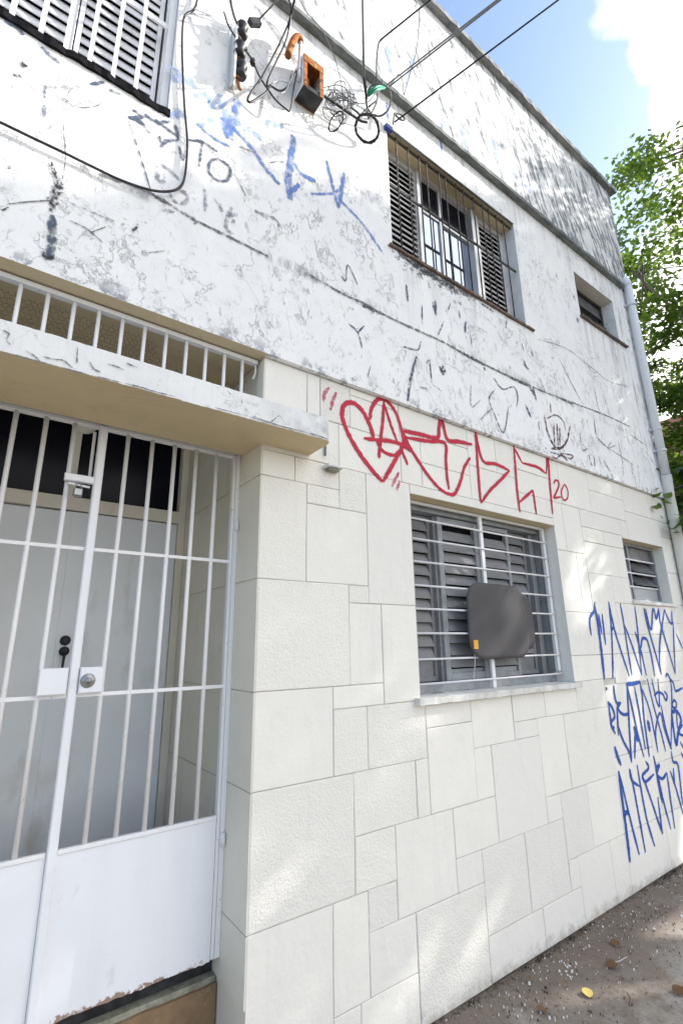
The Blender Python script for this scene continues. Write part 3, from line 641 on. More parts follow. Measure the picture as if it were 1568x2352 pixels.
gr.box(2.655, 2.685, YGR - .008, YGR + .008, 1.378, 2.492); gr.box(3.392, 3.424, YGR - .010, YGR + .010, 1.45, 2.492); gr.box(1.945, 3.424, YGR - .006, YGR + .012, 2.480, 2.496)
lgr = gr.build('window_grille', 'bar_paint', house, label='white grille of thin horizontal bars')
bm_ = MB(); bm_.tube([(1.945, YGR - .014, 0), (3.425, YGR - .014, 0)], .0062, 6); bme = bm_.mesh('bar', 'bar_paint', True)
for i in range(8):
    o = link('bar', bme, lgr); o.location.z += 2.386 - i * .1362; o.rotation_euler.y = random.uniform(-.003, .003)

# small lower window with tilting panes
def bascule(h, yf, depth, dark, parent, tilts, label):
    x0, x1, z0, z1 = h; y = yf + depth
    f = MB(); f.box(x0, x1, y - .02, y + .02, z1 - .025, z1 - .001); f.box(x0, x1, y - .02, y + .02, z0 + .001, z0 + .025); f.box(x0, x0 + .025, y - .02, y + .02, z0 + .025, z1 - .025); f.box(x1 - .03, x1, y - .02, y + .02, z0 + .025, z1 - .025)
    f.box(x0 + .27, x0 + .295, y - .015, y + .02, z0 + .025, z1 - .025)
    wdw = f.build('window', dark[0], parent, label=label)
    b = MB(); b.quad((x0, y + .16, z0), (x1, y + .16, z0), (x1, y + .16, z1), (x0, y + .16, z1)); b.build('window_back', 'dark_void', wdw)
    n = len(tilts); hh = (z1 - z0 - .05) / n
    for i, tl in enumerate(tilts):
        zc = z0 + .025 + hh * (i + .5)
        for xa, xb in ((x0 + .028, x0 + .268), (x0 + .298, x1 - .033)):
            p = MB(); p.box(xa, xb, -.003, .003, -hh / 2 + .006, hh / 2 - .006); o = p.build('pane', dark[1] if i == 0 else ('grey_glass' if dark[1] == 'ribbed_glass' else dark[1]), wdw); o.location += Vector((0, y, zc)); o.rotation_euler.x = tl if xa > x0 + .2 else tl * .2
        r = MB(); r.box(x0 + .026, x1 - .031, y - .017, y - .006, zc - hh / 2 - .007, zc - hh / 2 + .006); r.build('rail', dark[2], wdw)
    return wdw
reveal(BW, 0.0, .27, house, 'block_smooth', 'cream_paint_bounce')
bascule(BW, 0.0, .11, ('frame_grey', 'ribbed_glass', 'louvre_white'), house, (0.0, -.65, -.55, -.05), 'small ground-floor window with tilting ribbed panes')
reveal(SW, UP, .27, house, 'upper_plaster', 'reveal_paint')
bascule(SW, UP, .14, ('iron_bar', 'dusty_glass', 'iron_bar'), house, (-.5, -.75, -.1), 'small upper window with dark tilting panes')
m = MB(); wobble_bar(m, 4.34, 5.28, UP - .028, .06, 4.718, 4.738, 20, .003, 31); m.build('sill', 'rusty_sill', house)
m = MB(); wobble_bar(m, 4.50, 5.42, -.02, .06, 1.955, 1.98, 20, .002, 32); m.build('sill', 'sill_plaster', house)

# upper window with iron bars
reveal(UW, UP, .30, house, 'louvre_white', 'cream_paint_bounce')
f = MB(); y = .12
f.box(UW[0], UW[1], y - .03, y + .05, UW[3] - .03, UW[3] - .001); f.box(UW[0], UW[1], y - .03, y + .05, UW[2], UW[2] + .03)
f.box(UW[0], UW[0] + .02, y - .03, y + .05, UW[2] + .03, UW[3] - .03); f.box(UW[1] - .03, UW[1], y - .03, y + .05, UW[2] + .03, UW[3] - .03)
uw = f.build('window', 'louvre_aluminium', house, label='upper sliding window with louvred side leaves and two glass panes')
m = MB(); m.quad((UW[0], .29, UW[2]), (UW[1], .29, UW[2]), (UW[1], .29, UW[3]), (UW[0], .29, UW[3])); m.build('window_back', 'dark_void', uw)
louvre_leaf(uw, 1.89, 2.27, UW[2] + .03, UW[3] - .03, .105, .052, .050, R(62), .018, 'louvre_aluminium', 'louvre_aluminium')
louvre_leaf(uw, 3.0, 3.328, UW[2] + .03, UW[3] - .03, .105, .052, .050, R(62), .018, 'louvre_aluminium', 'louvre_aluminium')
for a, b, c, d in ((2.255, 2.285, .07, .13), (2.885, 2.925, .06, .14), (2.945, 2.985, .07, .13)):
    m = MB(); m.box(a, b, c, d, UW[2] + .03, UW[3] - .03); m.build('stile', 'aluminium', uw)
m = MB(); m.box(2.53, 2.56, .105, .135, UW[2] + .03, UW[3] - .03); m.box(2.285, 2.885, .11, .14, 4.905, 4.93); m.build('meeting_rail', 'aluminium', uw)
for xa, xb, yy in ((2.286, 2.529, .121), (2.561, 2.884, .129)):
    p = MB(); p.box(xa, xb, yy - .002, yy + .002, UW[2] + .032, 4.904); p.build('pane', 'mirror_glass', uw)
    p = MB(); p.box(xa, xb, yy - .002, yy + .002, 4.931, UW[3] - .032); p.build('pane', 'dark_glass', uw)  # upper dark pane stands in for the unlit open interior
m = MB(); wobble_bar(m, 1.835, 3.455, UP - .02, .1, 4.185, 4.203, 40, .003, 41); m.build('sill', 'rusty_sill', house)
gr = MB(); gr.box(1.872, 3.352, UP + .022, UP + .034, 5.222, 5.236); gr.box(1.872, 3.352, UP + .022, UP + .034, 4.758, 4.776); gr.box(1.872, 3.352, UP + .022, UP + .034, 4.212, 4.224)
ugr = gr.build('window_grille', 'iron_bar', house, label='dark iron grille of thin vertical bars')
bm_ = MB(); bm_.tube([(0, UP + .018, 4.206), (0, UP + .018, 5.236)], .0058, 6); bme = bm_.mesh('bar', 'iron_bar', True)
for i in range(13):
    o = link('bar', bme, ugr); o.location.x += 1.985 + i * .1046; o.rotation_euler.y = random.uniform(-.004, .004)
m = MB(); m.box(1.85, 3.345, UP - .012, UP + .004, 5.240, 5.252); m.build('lintel_angle', 'string_course', house)

# upper left window: white louvres behind white bars
reveal(LU, UP, .26, house, 'louvre_white', 'reveal_paint')
f = MB(); f.box(LU[0], LU[1], .06, .14, LU[3] - .04, LU[3] - .001); f.box(LU[0], LU[1], .05, .14, LU[2] + .002, LU[2] + .03); f.box(LU[1] - .035, LU[1] - .002, .0, .14, LU[2] + .03, LU[3] - .04); f.box(LU[0], LU[0] + .03, .04, .14, LU[2] + .03, LU[3] - .04)
luw = f.build('window', 'louvre_white', house, label='white louvred upper window above the entrance')
m = MB(); m.quad((LU[0], .25, LU[2]), (LU[1], .25, LU[2]), (LU[1], .25, LU[3]), (LU[0], .25, LU[3])); m.build('window_back', 'dark_void', luw)
for a, b in ((-1.21, -.62), (-.62, -.03), (-.03, .352)):
    louvre_leaf(luw, a + .003, b - .003, LU[2] + .035, LU[3] - .045, .105, .0665, .074, R(73), .022, 'louvre_white', 'louvre_white')
gr = MB(); gr.box(LU[0], LU[1] - .03, .012, .022, 4.80, 4.835); gr.box(LU[0], LU[1] - .03, .012, .022, 5.28, 5.31)
lug = gr.build('window_grille', 'bar_paint', house, label='white grille of flat vertical bars')
bm_ = MB(); bm_.box(-.009, .009, -.012, .011, LU[2] + .004, LU[3]); bme = bm_.mesh('bar', 'bar_paint')
for x in (-1.15, -1.05, -.95, -.85, -.75, -.65, -.55, -.45, -.352, -.256, -.15, -.054, .043, .143, .243):
    o = link('bar', bme, lug); o.location.x += x; o.location.y += .0
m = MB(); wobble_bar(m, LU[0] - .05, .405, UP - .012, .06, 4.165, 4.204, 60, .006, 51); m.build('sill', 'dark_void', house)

# drainpipe
p = MB(); p.tube([(5.50, -.085, 5.62), (5.505, -.085, 4.6), (5.53, -.085, 3.3)], .042, 14); p.tube([(5.60, -.02, 5.75), (5.52, -.07, 5.66), (5.50, -.085, 5.58)], .047, 12)
pipe = p.build('drainpipe', 'pipe_paint', house, True, label='pale grey drainpipe strapped to the corner of the wall')
p = MB(); p.tube([(5.53, -.085, 3.3), (5.585, -.055, 3.08), (5.59, -.055, 2.95), (5.59, -.055, 0.02)], .05, 14); p.build('lower_pipe', 'pipe_cream', pipe, True)
for z, x in ((5.33, 5.502), (3.80, 5.522), (3.56, 5.526)):
    s = MB(); s.lathe([(.0485, -.011), (.0515, -.011), (.0515, .011), (.0485, .011)], (x, -.085, z), 'Z', 16); s.box(x - .07, x - .045, -.05, UP - .001, z - .01, z + .01); s.build('strap', 'louvre_white', pipe, True)

# ------------------------------------------------------------------ graffiti, cracks and stains on the walls
def ribbon(mb, pts, width, Y, taper=0.55, smooth=True, rough=0.10, rnd=random.Random(77)):
    P = [at(p, Y) for p in pts]
    if smooth and len(P) > 2: P = spline(P, 6)
    else:
        Q = []
        for a, b in zip(P[:-1], P[1:]): Q += [a.lerp(b, t / 8) for t in range(8)]
        P = Q + [P[-1]]
    n = len(P); i0 = len(mb.v)
    for k, p in enumerate(P):
        d = P[min(k + 1, n - 1)] - P[max(k - 1, 0)]; d.y = 0
        if d.length < 1e-6: d = Vector((1, 0, 0))
        d.normalize(); nn = Vector((-d.z, 0, d.x)); e = min(k, n - 1 - k)
        wv = width / 2 * (taper + (1 - taper) * min(1, e / 3.0)) * (1 + rnd.uniform(-rough, rough))
        mb.v += [tuple(p + nn * wv), tuple(p), tuple(p - nn * wv)]
    for k in range(n - 1):
        q = i0 + 3 * k; mb.f += [(q, q + 1, q + 4, q + 3), (q + 1, q + 2, q + 5, q + 4)]
LYR = [0.0]
def strokes(name, mat, Y, zfun, items, width, label=None, parent=None, smooth=True, taper=.55, rough=.10):
    LYR[0] += .00012
    m = MB()
    for j, it in enumerate(items):
        w_ = width
        if isinstance(it[0], (int, float)): w_ = it[0]; it = it[1]
        w_ *= {'spray_red': 1.4, 'spray_blue': 1.6, 'spray_slate': 1.0, 'mould_black': 0.9, 'roller_blue': 1.15}.get(mat, 1.4)
        ribbon(m, [zfun(*p) for p in it], w_, Y - LYR[0] - j * 0.000015, taper, smooth, rough)
    me = m.mesh(name, mat); ea = me.attributes.new('edge', 'FLOAT', 'POINT'); ea.data.foreach_set('value', [1.0 if i % 3 == 1 else 0.0 for i in range(len(m.v))])
    return link(name, me, house, label=label, kind='stuff' if name in ('stain', 'crack') or 'scattered' in (label or '') or 'faint' in (label or '') or 'marks' in (label or '') else None)
YL = -0.0022; YU = UP - 0.0016

strokes('graffiti', 'spray_red', YL, ZQ, [
 (.03, [(1185,955),(1100,860),(1000,730),(920,600),(860,480),(825,370),(828,305),(850,262),(900,245),(960,270),(1020,340),(1070,440),(1095,520),(1105,565)]),
 (.026, [(1075,400),(1085,310),(1130,230),(1190,215),(1250,255),(1310,345),(1345,450),(1375,560),(1365,640),(1310,745),(1250,850),(1190,958)]),
 (.024, [(1200,230),(1190,400),(1172,560),(1158,690),(1155,745)]), (.022, [(1205,260),(1260,440),(1320,600)]),
 (.024, [(1020,565),(1120,580),(1240,590),(1330,612),(1400,650),(1470,695)]),
 (.022, [(1135,590),(1170,660),(1230,705),(1300,715),(1350,670)]), (.022, [(1350,660),(1385,735),(1412,805)]),
 (.034, [(1130,165),(1200,200),(1250,205)]), (.022, [(1140,110),(1165,180)]), (.022, [(1240,145),(1230,200)])], .024,
 'red spray-painted heart with a circled letter A inside')
strokes('graffiti', 'spray_red_pale', YL, ZQ, [[(712,110),(670,160),(658,240)], [(775,155),(740,230),(718,315)]], .022, 'pair of faded red dash marks above the heart')
strokes('graffiti', 'spray_red_pale', YL, ZQ, [[(1335,870),(1270,1000)], [(1340,945),(1315,1030)]], .02, 'pair of faded red dash marks below the heart')
strokes('graffiti', 'spray_red', YL, Z4, [
 (.03,[(275,800),(360,818),(440,835),(448,790),(460,745),(472,795),(490,845),(540,852),(600,865)]), [(280,830),(400,850),(475,860),(480,940),(485,1010),(494,1072)],
 [(280,800),(300,850),(340,920),(400,1010),(460,1075),(515,1095),(545,1040),(565,970),(592,925)], (.034,[(279,800),(290,840),(320,900)]),
 [(618,800),(622,900),(632,1040),(640,1135)], [(640,1135),(680,1080),(730,1030),(772,985)], [(772,985),(710,955),(650,940),(620,830)], (.032,[(617,800),(620,860)]),
 [(790,865),(800,980),(808,1080),(820,1178)], [(790,875),(830,950)], [(830,950),(900,970),(940,1000)], [(940,1000),(948,920),(958,1050),(970,1185)],
 [(818,1130),(880,1075)], [(880,1075),(886,1120),(896,1188)], (.018,[(975,1045),(983,1030),(996,1034),(998,1056),(985,1090),(977,1110),(1008,1106)]), (.016,[(1022,1050),(1010,1085),(1020,1120),(1038,1112),(1040,1080),(1030,1056),(1022,1050)])], .025,
 'angular red spray-painted lettering ending in the number 20')
strokes('graffiti', 'spray_blue', YL, ZT, [
 [(160,580),(155,640),(130,680),(128,740),(138,800)], (.032,[(158,600),(180,720),(205,920),(222,1085)]), [(185,660),(205,790)], [(208,660),(218,760),(230,860)], [(250,580),(268,760),(275,930),(278,1080)],
 [(250,580),(285,750),(330,900),(385,1065)], [(265,770),(280,750),(300,790)], [(325,590),(345,700),(375,900),(402,1060)], [(355,735),(400,860),(465,1055)], [(420,610),(440,780),(465,1060)], [(422,775),(460,900),(495,1060)],
 [(460,880),(470,820),(500,830),(525,920),(550,1065)], [(480,620),(500,720),(550,900),(592,1055)], [(490,625),(515,740),(530,750),(535,650),(545,630),(560,690),(575,625)], [(575,625),(590,730),(640,900),(682,1050)],
 [(592,1055),(580,960),(585,820),(600,720),(612,630)], [(612,630),(640,700),(660,720),(660,640)], [(668,710),(675,880),(682,1050)], [(690,790),(732,890)]], .022, 'tall spiky blue spray-painted letters in the top row below the small window')
strokes('graffiti', 'spray_blue', YL, ZT, [
 [(283,1120),(290,1190),(305,1240),(330,1235)], [(330,1235),(310,1270),(340,1310),(375,1310),(380,1290)], [(245,1230),(275,1270),(290,1330),(265,1370),(295,1440)], [(250,1240),(270,1380),(290,1400)], [(305,1265),(315,1450)],
 [(315,1390),(340,1470),(385,1560),(400,1625)], (.03,[(290,1520),(310,1590),(332,1645)]), [(370,1110),(380,1300),(390,1480),(400,1620)], (.03,[(365,1115),(410,1112),(455,1100)]), [(370,1120),(410,1300),(440,1440),(480,1590)],
 (.034,[(415,1390),(430,1440),(440,1490)]), [(425,1400),(420,1600)], [(455,1100),(470,1200),(480,1330),(500,1480),(515,1590)], [(418,1130),(450,1300),(490,1540)], [(470,1150),(520,1300),(570,1560)], (.034,[(505,1350),(512,1390),(520,1425)]),
 [(500,1080),(540,1250),(590,1430),(620,1555)], [(570,1560),(555,1440),(570,1330),(590,1310),(610,1400),(655,1540)], [(530,1080),(560,1220),(580,1250),(570,1080)], [(545,1190),(570,1170),(600,1180),(620,1220),(630,1190),(610,1160)],
 [(620,1070),(630,1050),(650,1090),(660,1200),(655,1540)], [(640,1070),(670,1110),(685,1160),(730,1140)], [(665,1240),(675,1220),(690,1240),(685,1270),(668,1265),(665,1240)], (.032,[(660,1300),(690,1290),(720,1350),(700,1440),(690,1510),(670,1400),(660,1300)]),
 [(690,1290),(700,1400),(732,1380)], [(590,1250),(620,1400),(660,1540)], [(235,1135),(238,1155)], [(725,1395),(705,1410),(712,1440),(735,1450)], [(715,1490),(735,1530)]], .02, 'tangled blue spray-painted letters in the middle row')
strokes('graffiti', 'spray_blue', YL, ZT, [
 (.028,[(315,1680),(330,1800),(350,1950),(370,2100),(390,2275)]), [(315,1680),(345,1800),(375,1930),(405,2050),(450,2225)], (.03,[(348,1965),(362,1952),(380,1950)]), [(385,1665),(400,1740),(450,1780)], [(435,1640),(470,1850),(500,2000),(550,2170)],
 [(390,1670),(430,1880),(490,2210)], [(490,1615),(510,1660),(470,1710),(490,1750),(545,1700)], [(470,1710),(520,1850),(570,2000),(603,2090)], [(540,1580),(560,1650),(580,1640),(565,1700),(600,1730),(630,1690)], [(545,1590),(580,1800),(600,1890)],
 [(560,1660),(600,1850),(655,2060)], [(630,1700),(650,1850),(680,2055)], [(655,1550),(670,1620),(700,1640),(720,1800),(732,1900)], [(650,1680),(690,1800),(740,1980)], [(670,1660),(680,1780)], [(570,1850),(600,2090)], [(720,1560),(740,1600)]], .02, 'long blue spray-painted letters in the lowest row near the pavement')
# upper wall
strokes('graffiti', 'roller_blue', YU, Z1, [
 (.075,[(1032,540),(1058,640)]), (.06,[(1092,462),(1075,530),(1050,600)]), (.022,[(905,565),(980,630),(1055,672)]), (.035,[(1070,580),(1150,670),(1220,770),(1285,845)]),
 (.055,[(1348,620),(1340,720),(1325,830),(1332,915)]), (.04,[(1345,740),(1390,800),(1450,830)]), (.035,[(1320,890),(1375,845)]),
 (.03,[(1500,735),(1530,860),(1555,955)]), (.022,[(1430,890),(1530,885),(1580,850)]), (.034,[(1580,790),(1572,850),(1555,950)]), (.026,[(1550,905),(1660,1020),(1762,1165)])], .04, 'blue roller-painted angular letters across the upper wall', taper=.8)
strokes('graffiti', 'roller_blue_pale', YU, Z1, [(.05,[(900,565),(1000,555),(1110,555)]), (.05,[(1080,560),(1140,595),(1205,635)]), (.07,[(1010,430),(1040,540)]), (.06,[(895,440),(960,450),(990,500)]), (.08,[(805,310),(815,380)]), (.06,[(850,365),(900,380)]), (.05,[(780,530),(850,520)]), (.05,[(1200,560),(1300,570)])], .05, 'faded pale blue brush marks', taper=.8)
strokes('graffiti', 'roller_blue_pale', YU - .0028, Z2, [(.07,[(215,190),(222,330)]), (.045,[(335,250),(300,400)]), (.05,[(300,480),(320,530)]), (.07,[(560,560),(565,700)]), (.035,[(455,470),(465,590)]), (.09,[(700,640),(720,740)]), (.08,[(780,760),(810,820)]), (.07,[(830,830),(870,880)]), (.04,[(720,740),(760,860)])], .05, 'faded blue marks on the parapet', taper=.8)
strokes('graffiti', 'roller_blue', YU, Z2, [(.03,[(208,470),(218,560)]), (.05,[(292,480),(318,525)]), (.03,[(450,610),(462,690)]), (.03,[(570,690),(590,750)])], .03, 'blue marks beside the string course', taper=.8)
strokes('graffiti', 'spray_slate', YU, Z1, [
 (.03,[(610,500),(660,540)]), (.032,[(590,535),(640,555),(690,610)]), (.03,[(590,540),(670,535)]), (.03,[(665,520),(720,560),(780,555)]), (.028,[(720,545),(728,580)]), (.026,[(730,560),(810,620)]), (.026,[(805,570),(820,640)]), (.026,[(820,640),(765,645),(740,675)]),
 (.03,[(822,670),(840,735)]), (.018,[(855,690),(842,735)]), (.022,[(865,640),(930,650),(1000,695)]), (.022,[(930,650),(915,765)]), (.022,[(1000,725),(965,740),(962,790),(1005,828),(1050,818),(1055,765),(1000,725)]),
 (.012,[(590,555),(640,700),(690,865)])], .024, 'dark slate painted letters ending in T and O')
strokes('graffiti', 'spray_slate', YU, Z1, [(.03,[(190,212),(240,260),(280,290)]), (.026,[(415,385),(480,375)]), (.026,[(500,410),(555,430)]), (.03,[(20,90),(75,120),(110,160)]), (.018,[(210,390),(205,450)]), (.02,[(205,480),(200,535)]), (.042,[(240,985),(240,1060),(238,1120),(228,1190)])], .024, 'scattered slate marks below the louvred window')
strokes('graffiti', 'spray_grey_pale', YU, Z1, [
 [(720,760),(728,825),(760,830)], [(740,750),(790,790),(825,825)], [(780,880),(800,920),(850,930),(860,890),(820,870)], [(940,865),(945,915),(940,970)], [(985,910),(1005,935),(1020,970)], (.022,[(1065,950),(1045,1000),(1040,1050),(1075,1075)]), (.022,[(1050,985),(1095,985)]), (.018,[(1060,1020),(1080,1010)]),
 [(1170,965),(1230,1005)], [(1170,965),(1270,1010),(1280,1060)]], .02, 'scattered worn grey letters on the upper wall')
strokes('graffiti', 'spray_grey_pale', YU, Z1, [[(740,965),(800,970)], (.03,[(480,1000),(525,1020)]), (.008,[(300,920),(420,970),(520,1015)]), (.03,[(650,1160),(680,1165)]), (.03,[(895,1015),(905,1025)]), (.008,[(680,1160),(760,1150)])], .02, 'scattered grey paint drips on the upper wall')
strokes('graffiti', 'spray_slate', YU, Z4, [
 [(705,610),(678,655),(700,720),(745,810),(768,690)], [(700,560),(740,610),(790,600),(810,640),(805,690)], [(285,415),(350,430),(365,390)], (.03,[(345,460),(320,560),(305,665)]), [(405,475),(415,580)], [(35,310),(75,350),(95,420)], [(75,350),(105,320)], (.028,[(298,130),(305,205)]), (.03,[(430,200),(435,270)]), [(490,250),(500,215)],
 [(470,300),(445,360)], (.03,[(570,300),(568,350)]), (.03,[(840,500),(860,520)]), (.034,[(450,505),(470,545)]), [(1095,815),(1100,860)], [(1110,895),(1130,885)], [(1135,910),(1150,960)], [(1160,920),(1165,965)], [(1180,920),(1195,965)], [(1205,940),(1235,990)], [(1160,745),(1175,830),(1235,890)], [(935,880),(942,885)],
 (.014,[(0,90),(20,110),(30,40),(75,130)]), [(370,220),(372,310)], [(540,250),(545,285)], [(760,290),(755,330)], (.03,[(840,480),(850,515)]), (.016,[(870,420),(880,460)]), (.016,[(828,400),(838,440)]), (.03,[(880,600),(895,665)]), (.03,[(845,680),(870,740)]), (.012,[(1000,470),(1060,590),(1110,680)]), (.01,[(1155,560),(1175,680),(1190,720)]), (.01,[(1200,630),(1235,740)]), (.01,[(910,560),(935,620)])], .016, 'scattered dark paint scrawls and drips on the lower part of the upper wall')
strokes('graffiti', 'spray_grey_pale', YU, Z4, [[(1130,490),(1150,540)], [(595,590),(597,690),(640,660)], [(690,700),(640,750)], [(1240,850),(1225,880),(1260,870)], [(1310,815),(1320,860)], [(1320,815),(1400,870)], [(385,490),(410,475)], [(360,600),(400,610)], [(420,590),(460,620)], [(905,760),(910,800)], [(705,760),(720,805)], [(1290,930),(1295,1010)], [(1330,950),(1340,1020)], [(1360,960),(1370,1040)], [(1400,900),(1440,960)], [(1420,820),(1440,880)]], .014, 'faint grey scratched writing')
strokes('graffiti', 'spray_brown', YU, Z4, [(.02,[(932,730),(945,800),(970,860),(1000,885),(1035,850),(1050,780)]), [(945,745),(985,730),(1020,760),(1030,800)], (.02,[(975,765),(980,870)]), (.02,[(990,770),(995,870)]), (.018,[(1003,790),(1003,870)]), (.022,[(965,885),(1010,880)]), [(960,900),(1000,912),(1050,930),(1060,915),(1000,905)], [(965,915),(985,930),(1010,915),(1040,940)], [(960,675),(962,720)]], .013, 'dark brown painted raised hand')
strokes('stain', 'mould_black', YU, Z1, [(.022,[(235,740),(250,790),(275,830)]), (.05,[(275,830),(262,870),(245,920),(236,970)]), (.04,[(190,1150),(215,1180),(250,1185)]), (.012,[(0,965),(20,960),(40,950)]), (.03,[(610,1060),(635,1030)]), (.03,[(35,760),(50,770)]), (.03,[(95,310),(125,280)]), (.03,[(60,340),(100,350)]), (.03,[(730,620),(735,650)]), (.016,[(690,870),(720,910)])], .03, rough=.45)
strokes('stain', 'mould_black', YU, Z4, [(.03,[(95,225),(140,245),(200,270)]), (.035,[(530,430),(600,468),(660,500)]), (.05,[(865,600),(890,640)]), (.02,[(1005,655),(1060,680)]), (.02,[(700,520),(800,570),(860,600)]), (.05,[(465,500),(470,545)]), (.03,[(420,210),(432,265)]), (.03,[(640,215),(700,255)]), (.06,[(300,15),(420,90),(520,150)]), (.03,[(655,510),(662,525)])], .03, rough=.5)
strokes('crack', 'crack_line', YU, Z1, [(.016,[(450,790),(560,830),(690,885),(800,950),(900,1010),(1040,1080),(1160,1140),(1230,1175)]), (.007,[(40,935),(130,925),(235,918)]), (.006,[(290,570),(300,720),(285,830)]), (.005,[(240,430),(300,455),(370,490),(440,485),(470,470)]), (.005,[(320,1010),(400,1050),(470,1110)]), (.005,[(420,1065),(500,1035)]), (.006,[(1100,670),(1150,690),(1170,700)]), (.006,[(1240,745),(1290,740),(1330,760)]), (.006,[(1080,800),(1130,900)])], .008, smooth=True, rough=.35)
strokes('crack', 'crack_line', YU, Z4, [(.014,[(-160,75),(0,168),(100,215),(220,280),(360,345),(480,400),(600,470),(760,545),(900,610),(1040,665),(1200,725),(1330,785)]), (.006,[(900,380),(1000,410),(1060,440),(1120,490),(1160,520),(1230,575),(1320,600)]), (.005,[(0,150),(40,195)]), (.006,[(1240,890),(1300,930),(1340,960)]), (.006,[(590,340),(600,420)]), (.005,[(120,560),(135,500)]), (.005,[(1170,830),(1240,905)])], .008, rough=.35)

ZS_ = zf(0, 1000, 700 / 1568); ZC_ = zf(800, 1400, 600 / 1568); YCF = YC - .0016
strokes('crack', 'crack_line', YCF, ZS_, [(.004,[(390,952),(470,975),(560,985),(610,1020),(650,1055)]), (.004,[(697,870),(692,940),(690,1010)]), (.005,[(805,1000),(840,1060),(900,1092)]), (.004,[(970,1020),(1040,1040),(1110,1072)]), (.005,[(30,715),(80,750),(60,800),(95,850)]), (.004,[(230,900),(300,940),(360,995)]), (.004,[(1130,1010),(1250,1060)]), (.004,[(0,905),(180,950),(360,1000),(540,1045),(700,1092),(860,1130),(1000,1165),(1150,1200),(1250,1225),(1400,1270),(1568,1312)])], .005, rough=.5)
strokes('crack', 'crack_line', YCF, ZC_, [(.005,[(560,688),(660,733),(740,755)]), (.004,[(740,752),(780,720),(830,688),(870,730),(905,785)]), (.004,[(430,520),(440,560)]), (.004,[(0,560),(200,612),(400,665),(640,730),(850,795),(1050,845),(1250,900),(1340,935)]), (.004,[(290,420),(320,465)])], .005, rough=.5)
# ------------------------------------------------------------------ entrance gate
gate = thing('entrance_gate', (.32, YG, .44), 'white barred iron gate with solid lower panel in the entrance', 'gate')
def rbox(name, mat, x0, x1, y0, y1, z0, z1, parent, b=.004): m = MB(); m.bbox(x0, x1, y0, y1, z0, z1, b); return m.build(name, mat, parent)
fr = MB(); fr.bbox(.952, .974, YG - .012, YG + .028, .445, 2.605, .003); fr.bbox(.936, .951, YG - .010, YG + .02, .445, 2.592, .003); fr.bbox(XD0 + .005, XD0 + .03, YG - .012, YG + .028, .445, 2.605, .003)
fr.bbox(XD0 + .031, .935, YG - .011, YG + .018, 2.580, 2.600, .003); fr.build('frame', 'bar_paint', gate)
rbox('stile', 'white_enamel', .308, .341, YG - .022, YG + .01, .44, 2.592, gate, .005)
bm_ = MB(); bm_.tube([(0, YG, .94), (0, YG, 2.582)], .0098, 8); bme = bm_.mesh('bar', 'bar_paint', True)
for x in (-.315, -.21, -.104, .002, .107, .212, .430, .535, .640, .743, .847):
    o = link('bar', bme, gate); o.location.x += x + random.uniform(-.0015, .0015)
for z in (2.043, 1.475):
    for x0, x1 in ((XD0 + .03, .309), (.340, .937)):
        m = MB(); m.box(x0, x1, YG - .009, YG - .003, z - .007, z + .007); m.build('rail', 'bar_paint', gate)
for x0, x1 in ((XD0 + .032, .307), (.342, .934)):
    m = MB(); m.bbox(x0, x1, YG - .012, YG + .006, .94, .956, .003); m.build('panel_rail', 'bar_paint', gate)
    n_ = 40; rr = random.Random(int(x1 * 100)); m = MB()
    for i in range(n_ + 1):
        x = x0 + (x1 - x0) * i / n_; zb = .441 + (rr.uniform(-.004, .003) if rr.random() < .6 else 0)
        m.v += [(x, YG - .006, zb), (x, YG - .006, .941), (x, YG + .004, .941), (x, YG + .004, zb)]
    for i in range(n_):
        q = 4 * i
        for j in range(4): m.f.append((q + j, q + 4 + j, q + 4 + (j + 1) % 4, q + (j + 1) % 4))
    m.build('panel', 'white_enamel', gate)
rbox('lock_box', 'white_enamel', .206, .302, YG - .04, YG + .012, 1.482, 1.578, gate, .004)
lk = rbox('lock_box', 'white_enamel', .343, .428, YG - .034, YG + .012, 1.482, 1.578, gate, .004)
m = MB(); m.lathe([(0, -.012), (.012, -.012), (.013, -.007), (.017, -.009), (.019, -.005), (.024, -.006), (.027, 0), (.027, .004)], (.372, YG - .034, 1.528), 'Y', 18); m.box(.370, .374, YG - .0475, YG - .045, 1.52, 1.536); m.build('lock_cylinder', 'steel', lk, True)
m = MB(); m.bbox(.198, .308, YG - .034, YG - .014, 2.316, 2.346, .003); m.tube([(.215, YG - .026, 2.305), (.295, YG - .03, 2.298)], .005); m.build('bolt', 'white_enamel', gate)
m = MB(); m.tube([(.296, YG + .03, 2.57), (.297, YG + .03, 2.33)], .007); m.build('bolt_rod', 'bar_paint', gate)
for z in (.84, 2.2):
    m = MB(); m.tube([(.962, YG - .02, z), (.962, YG - .02, z + .05)], .010, 8); m.build('hinge', 'bar_paint', gate, True)
pl = thing('padlock', (.253, YG - .03, 2.26), 'small silver padlock hanging from the gate bolt', 'padlock')
m = MB(); m.bbox(.236, .270, YG - .045, YG - .022, 2.252, 2.285, .004); m.build('body', 'steel', pl)
m = MB(); m.tube([(.243, YG - .034, 2.28), (.243, YG - .034, 2.300), (.247, YG - .034, 2.31), (.259, YG - .034, 2.31), (.263, YG - .034, 2.300), (.263, YG - .034, 2.28)], .003, 6); m.build('shackle', 'steel', pl, True)

lamp = thing('ceiling_lamp', (.262, .30, 2.66), 'small round glass lamp under the canopy behind the gate', 'lamp')
m = MB(); m.box(.20, .33, .192, .36, 2.625, 2.662); m.build('base_plate', 'frame_grey', lamp)
m = MB(); m.lathe([(.056, 2.625), (.056, 2.612), (.052, 2.598), (.042, 2.582), (.026, 2.571), (0.001, 2.566)], (.255, .29, 0), 'Z', 18); m.build('glass_dome', 'lamp_glass', lamp, True)

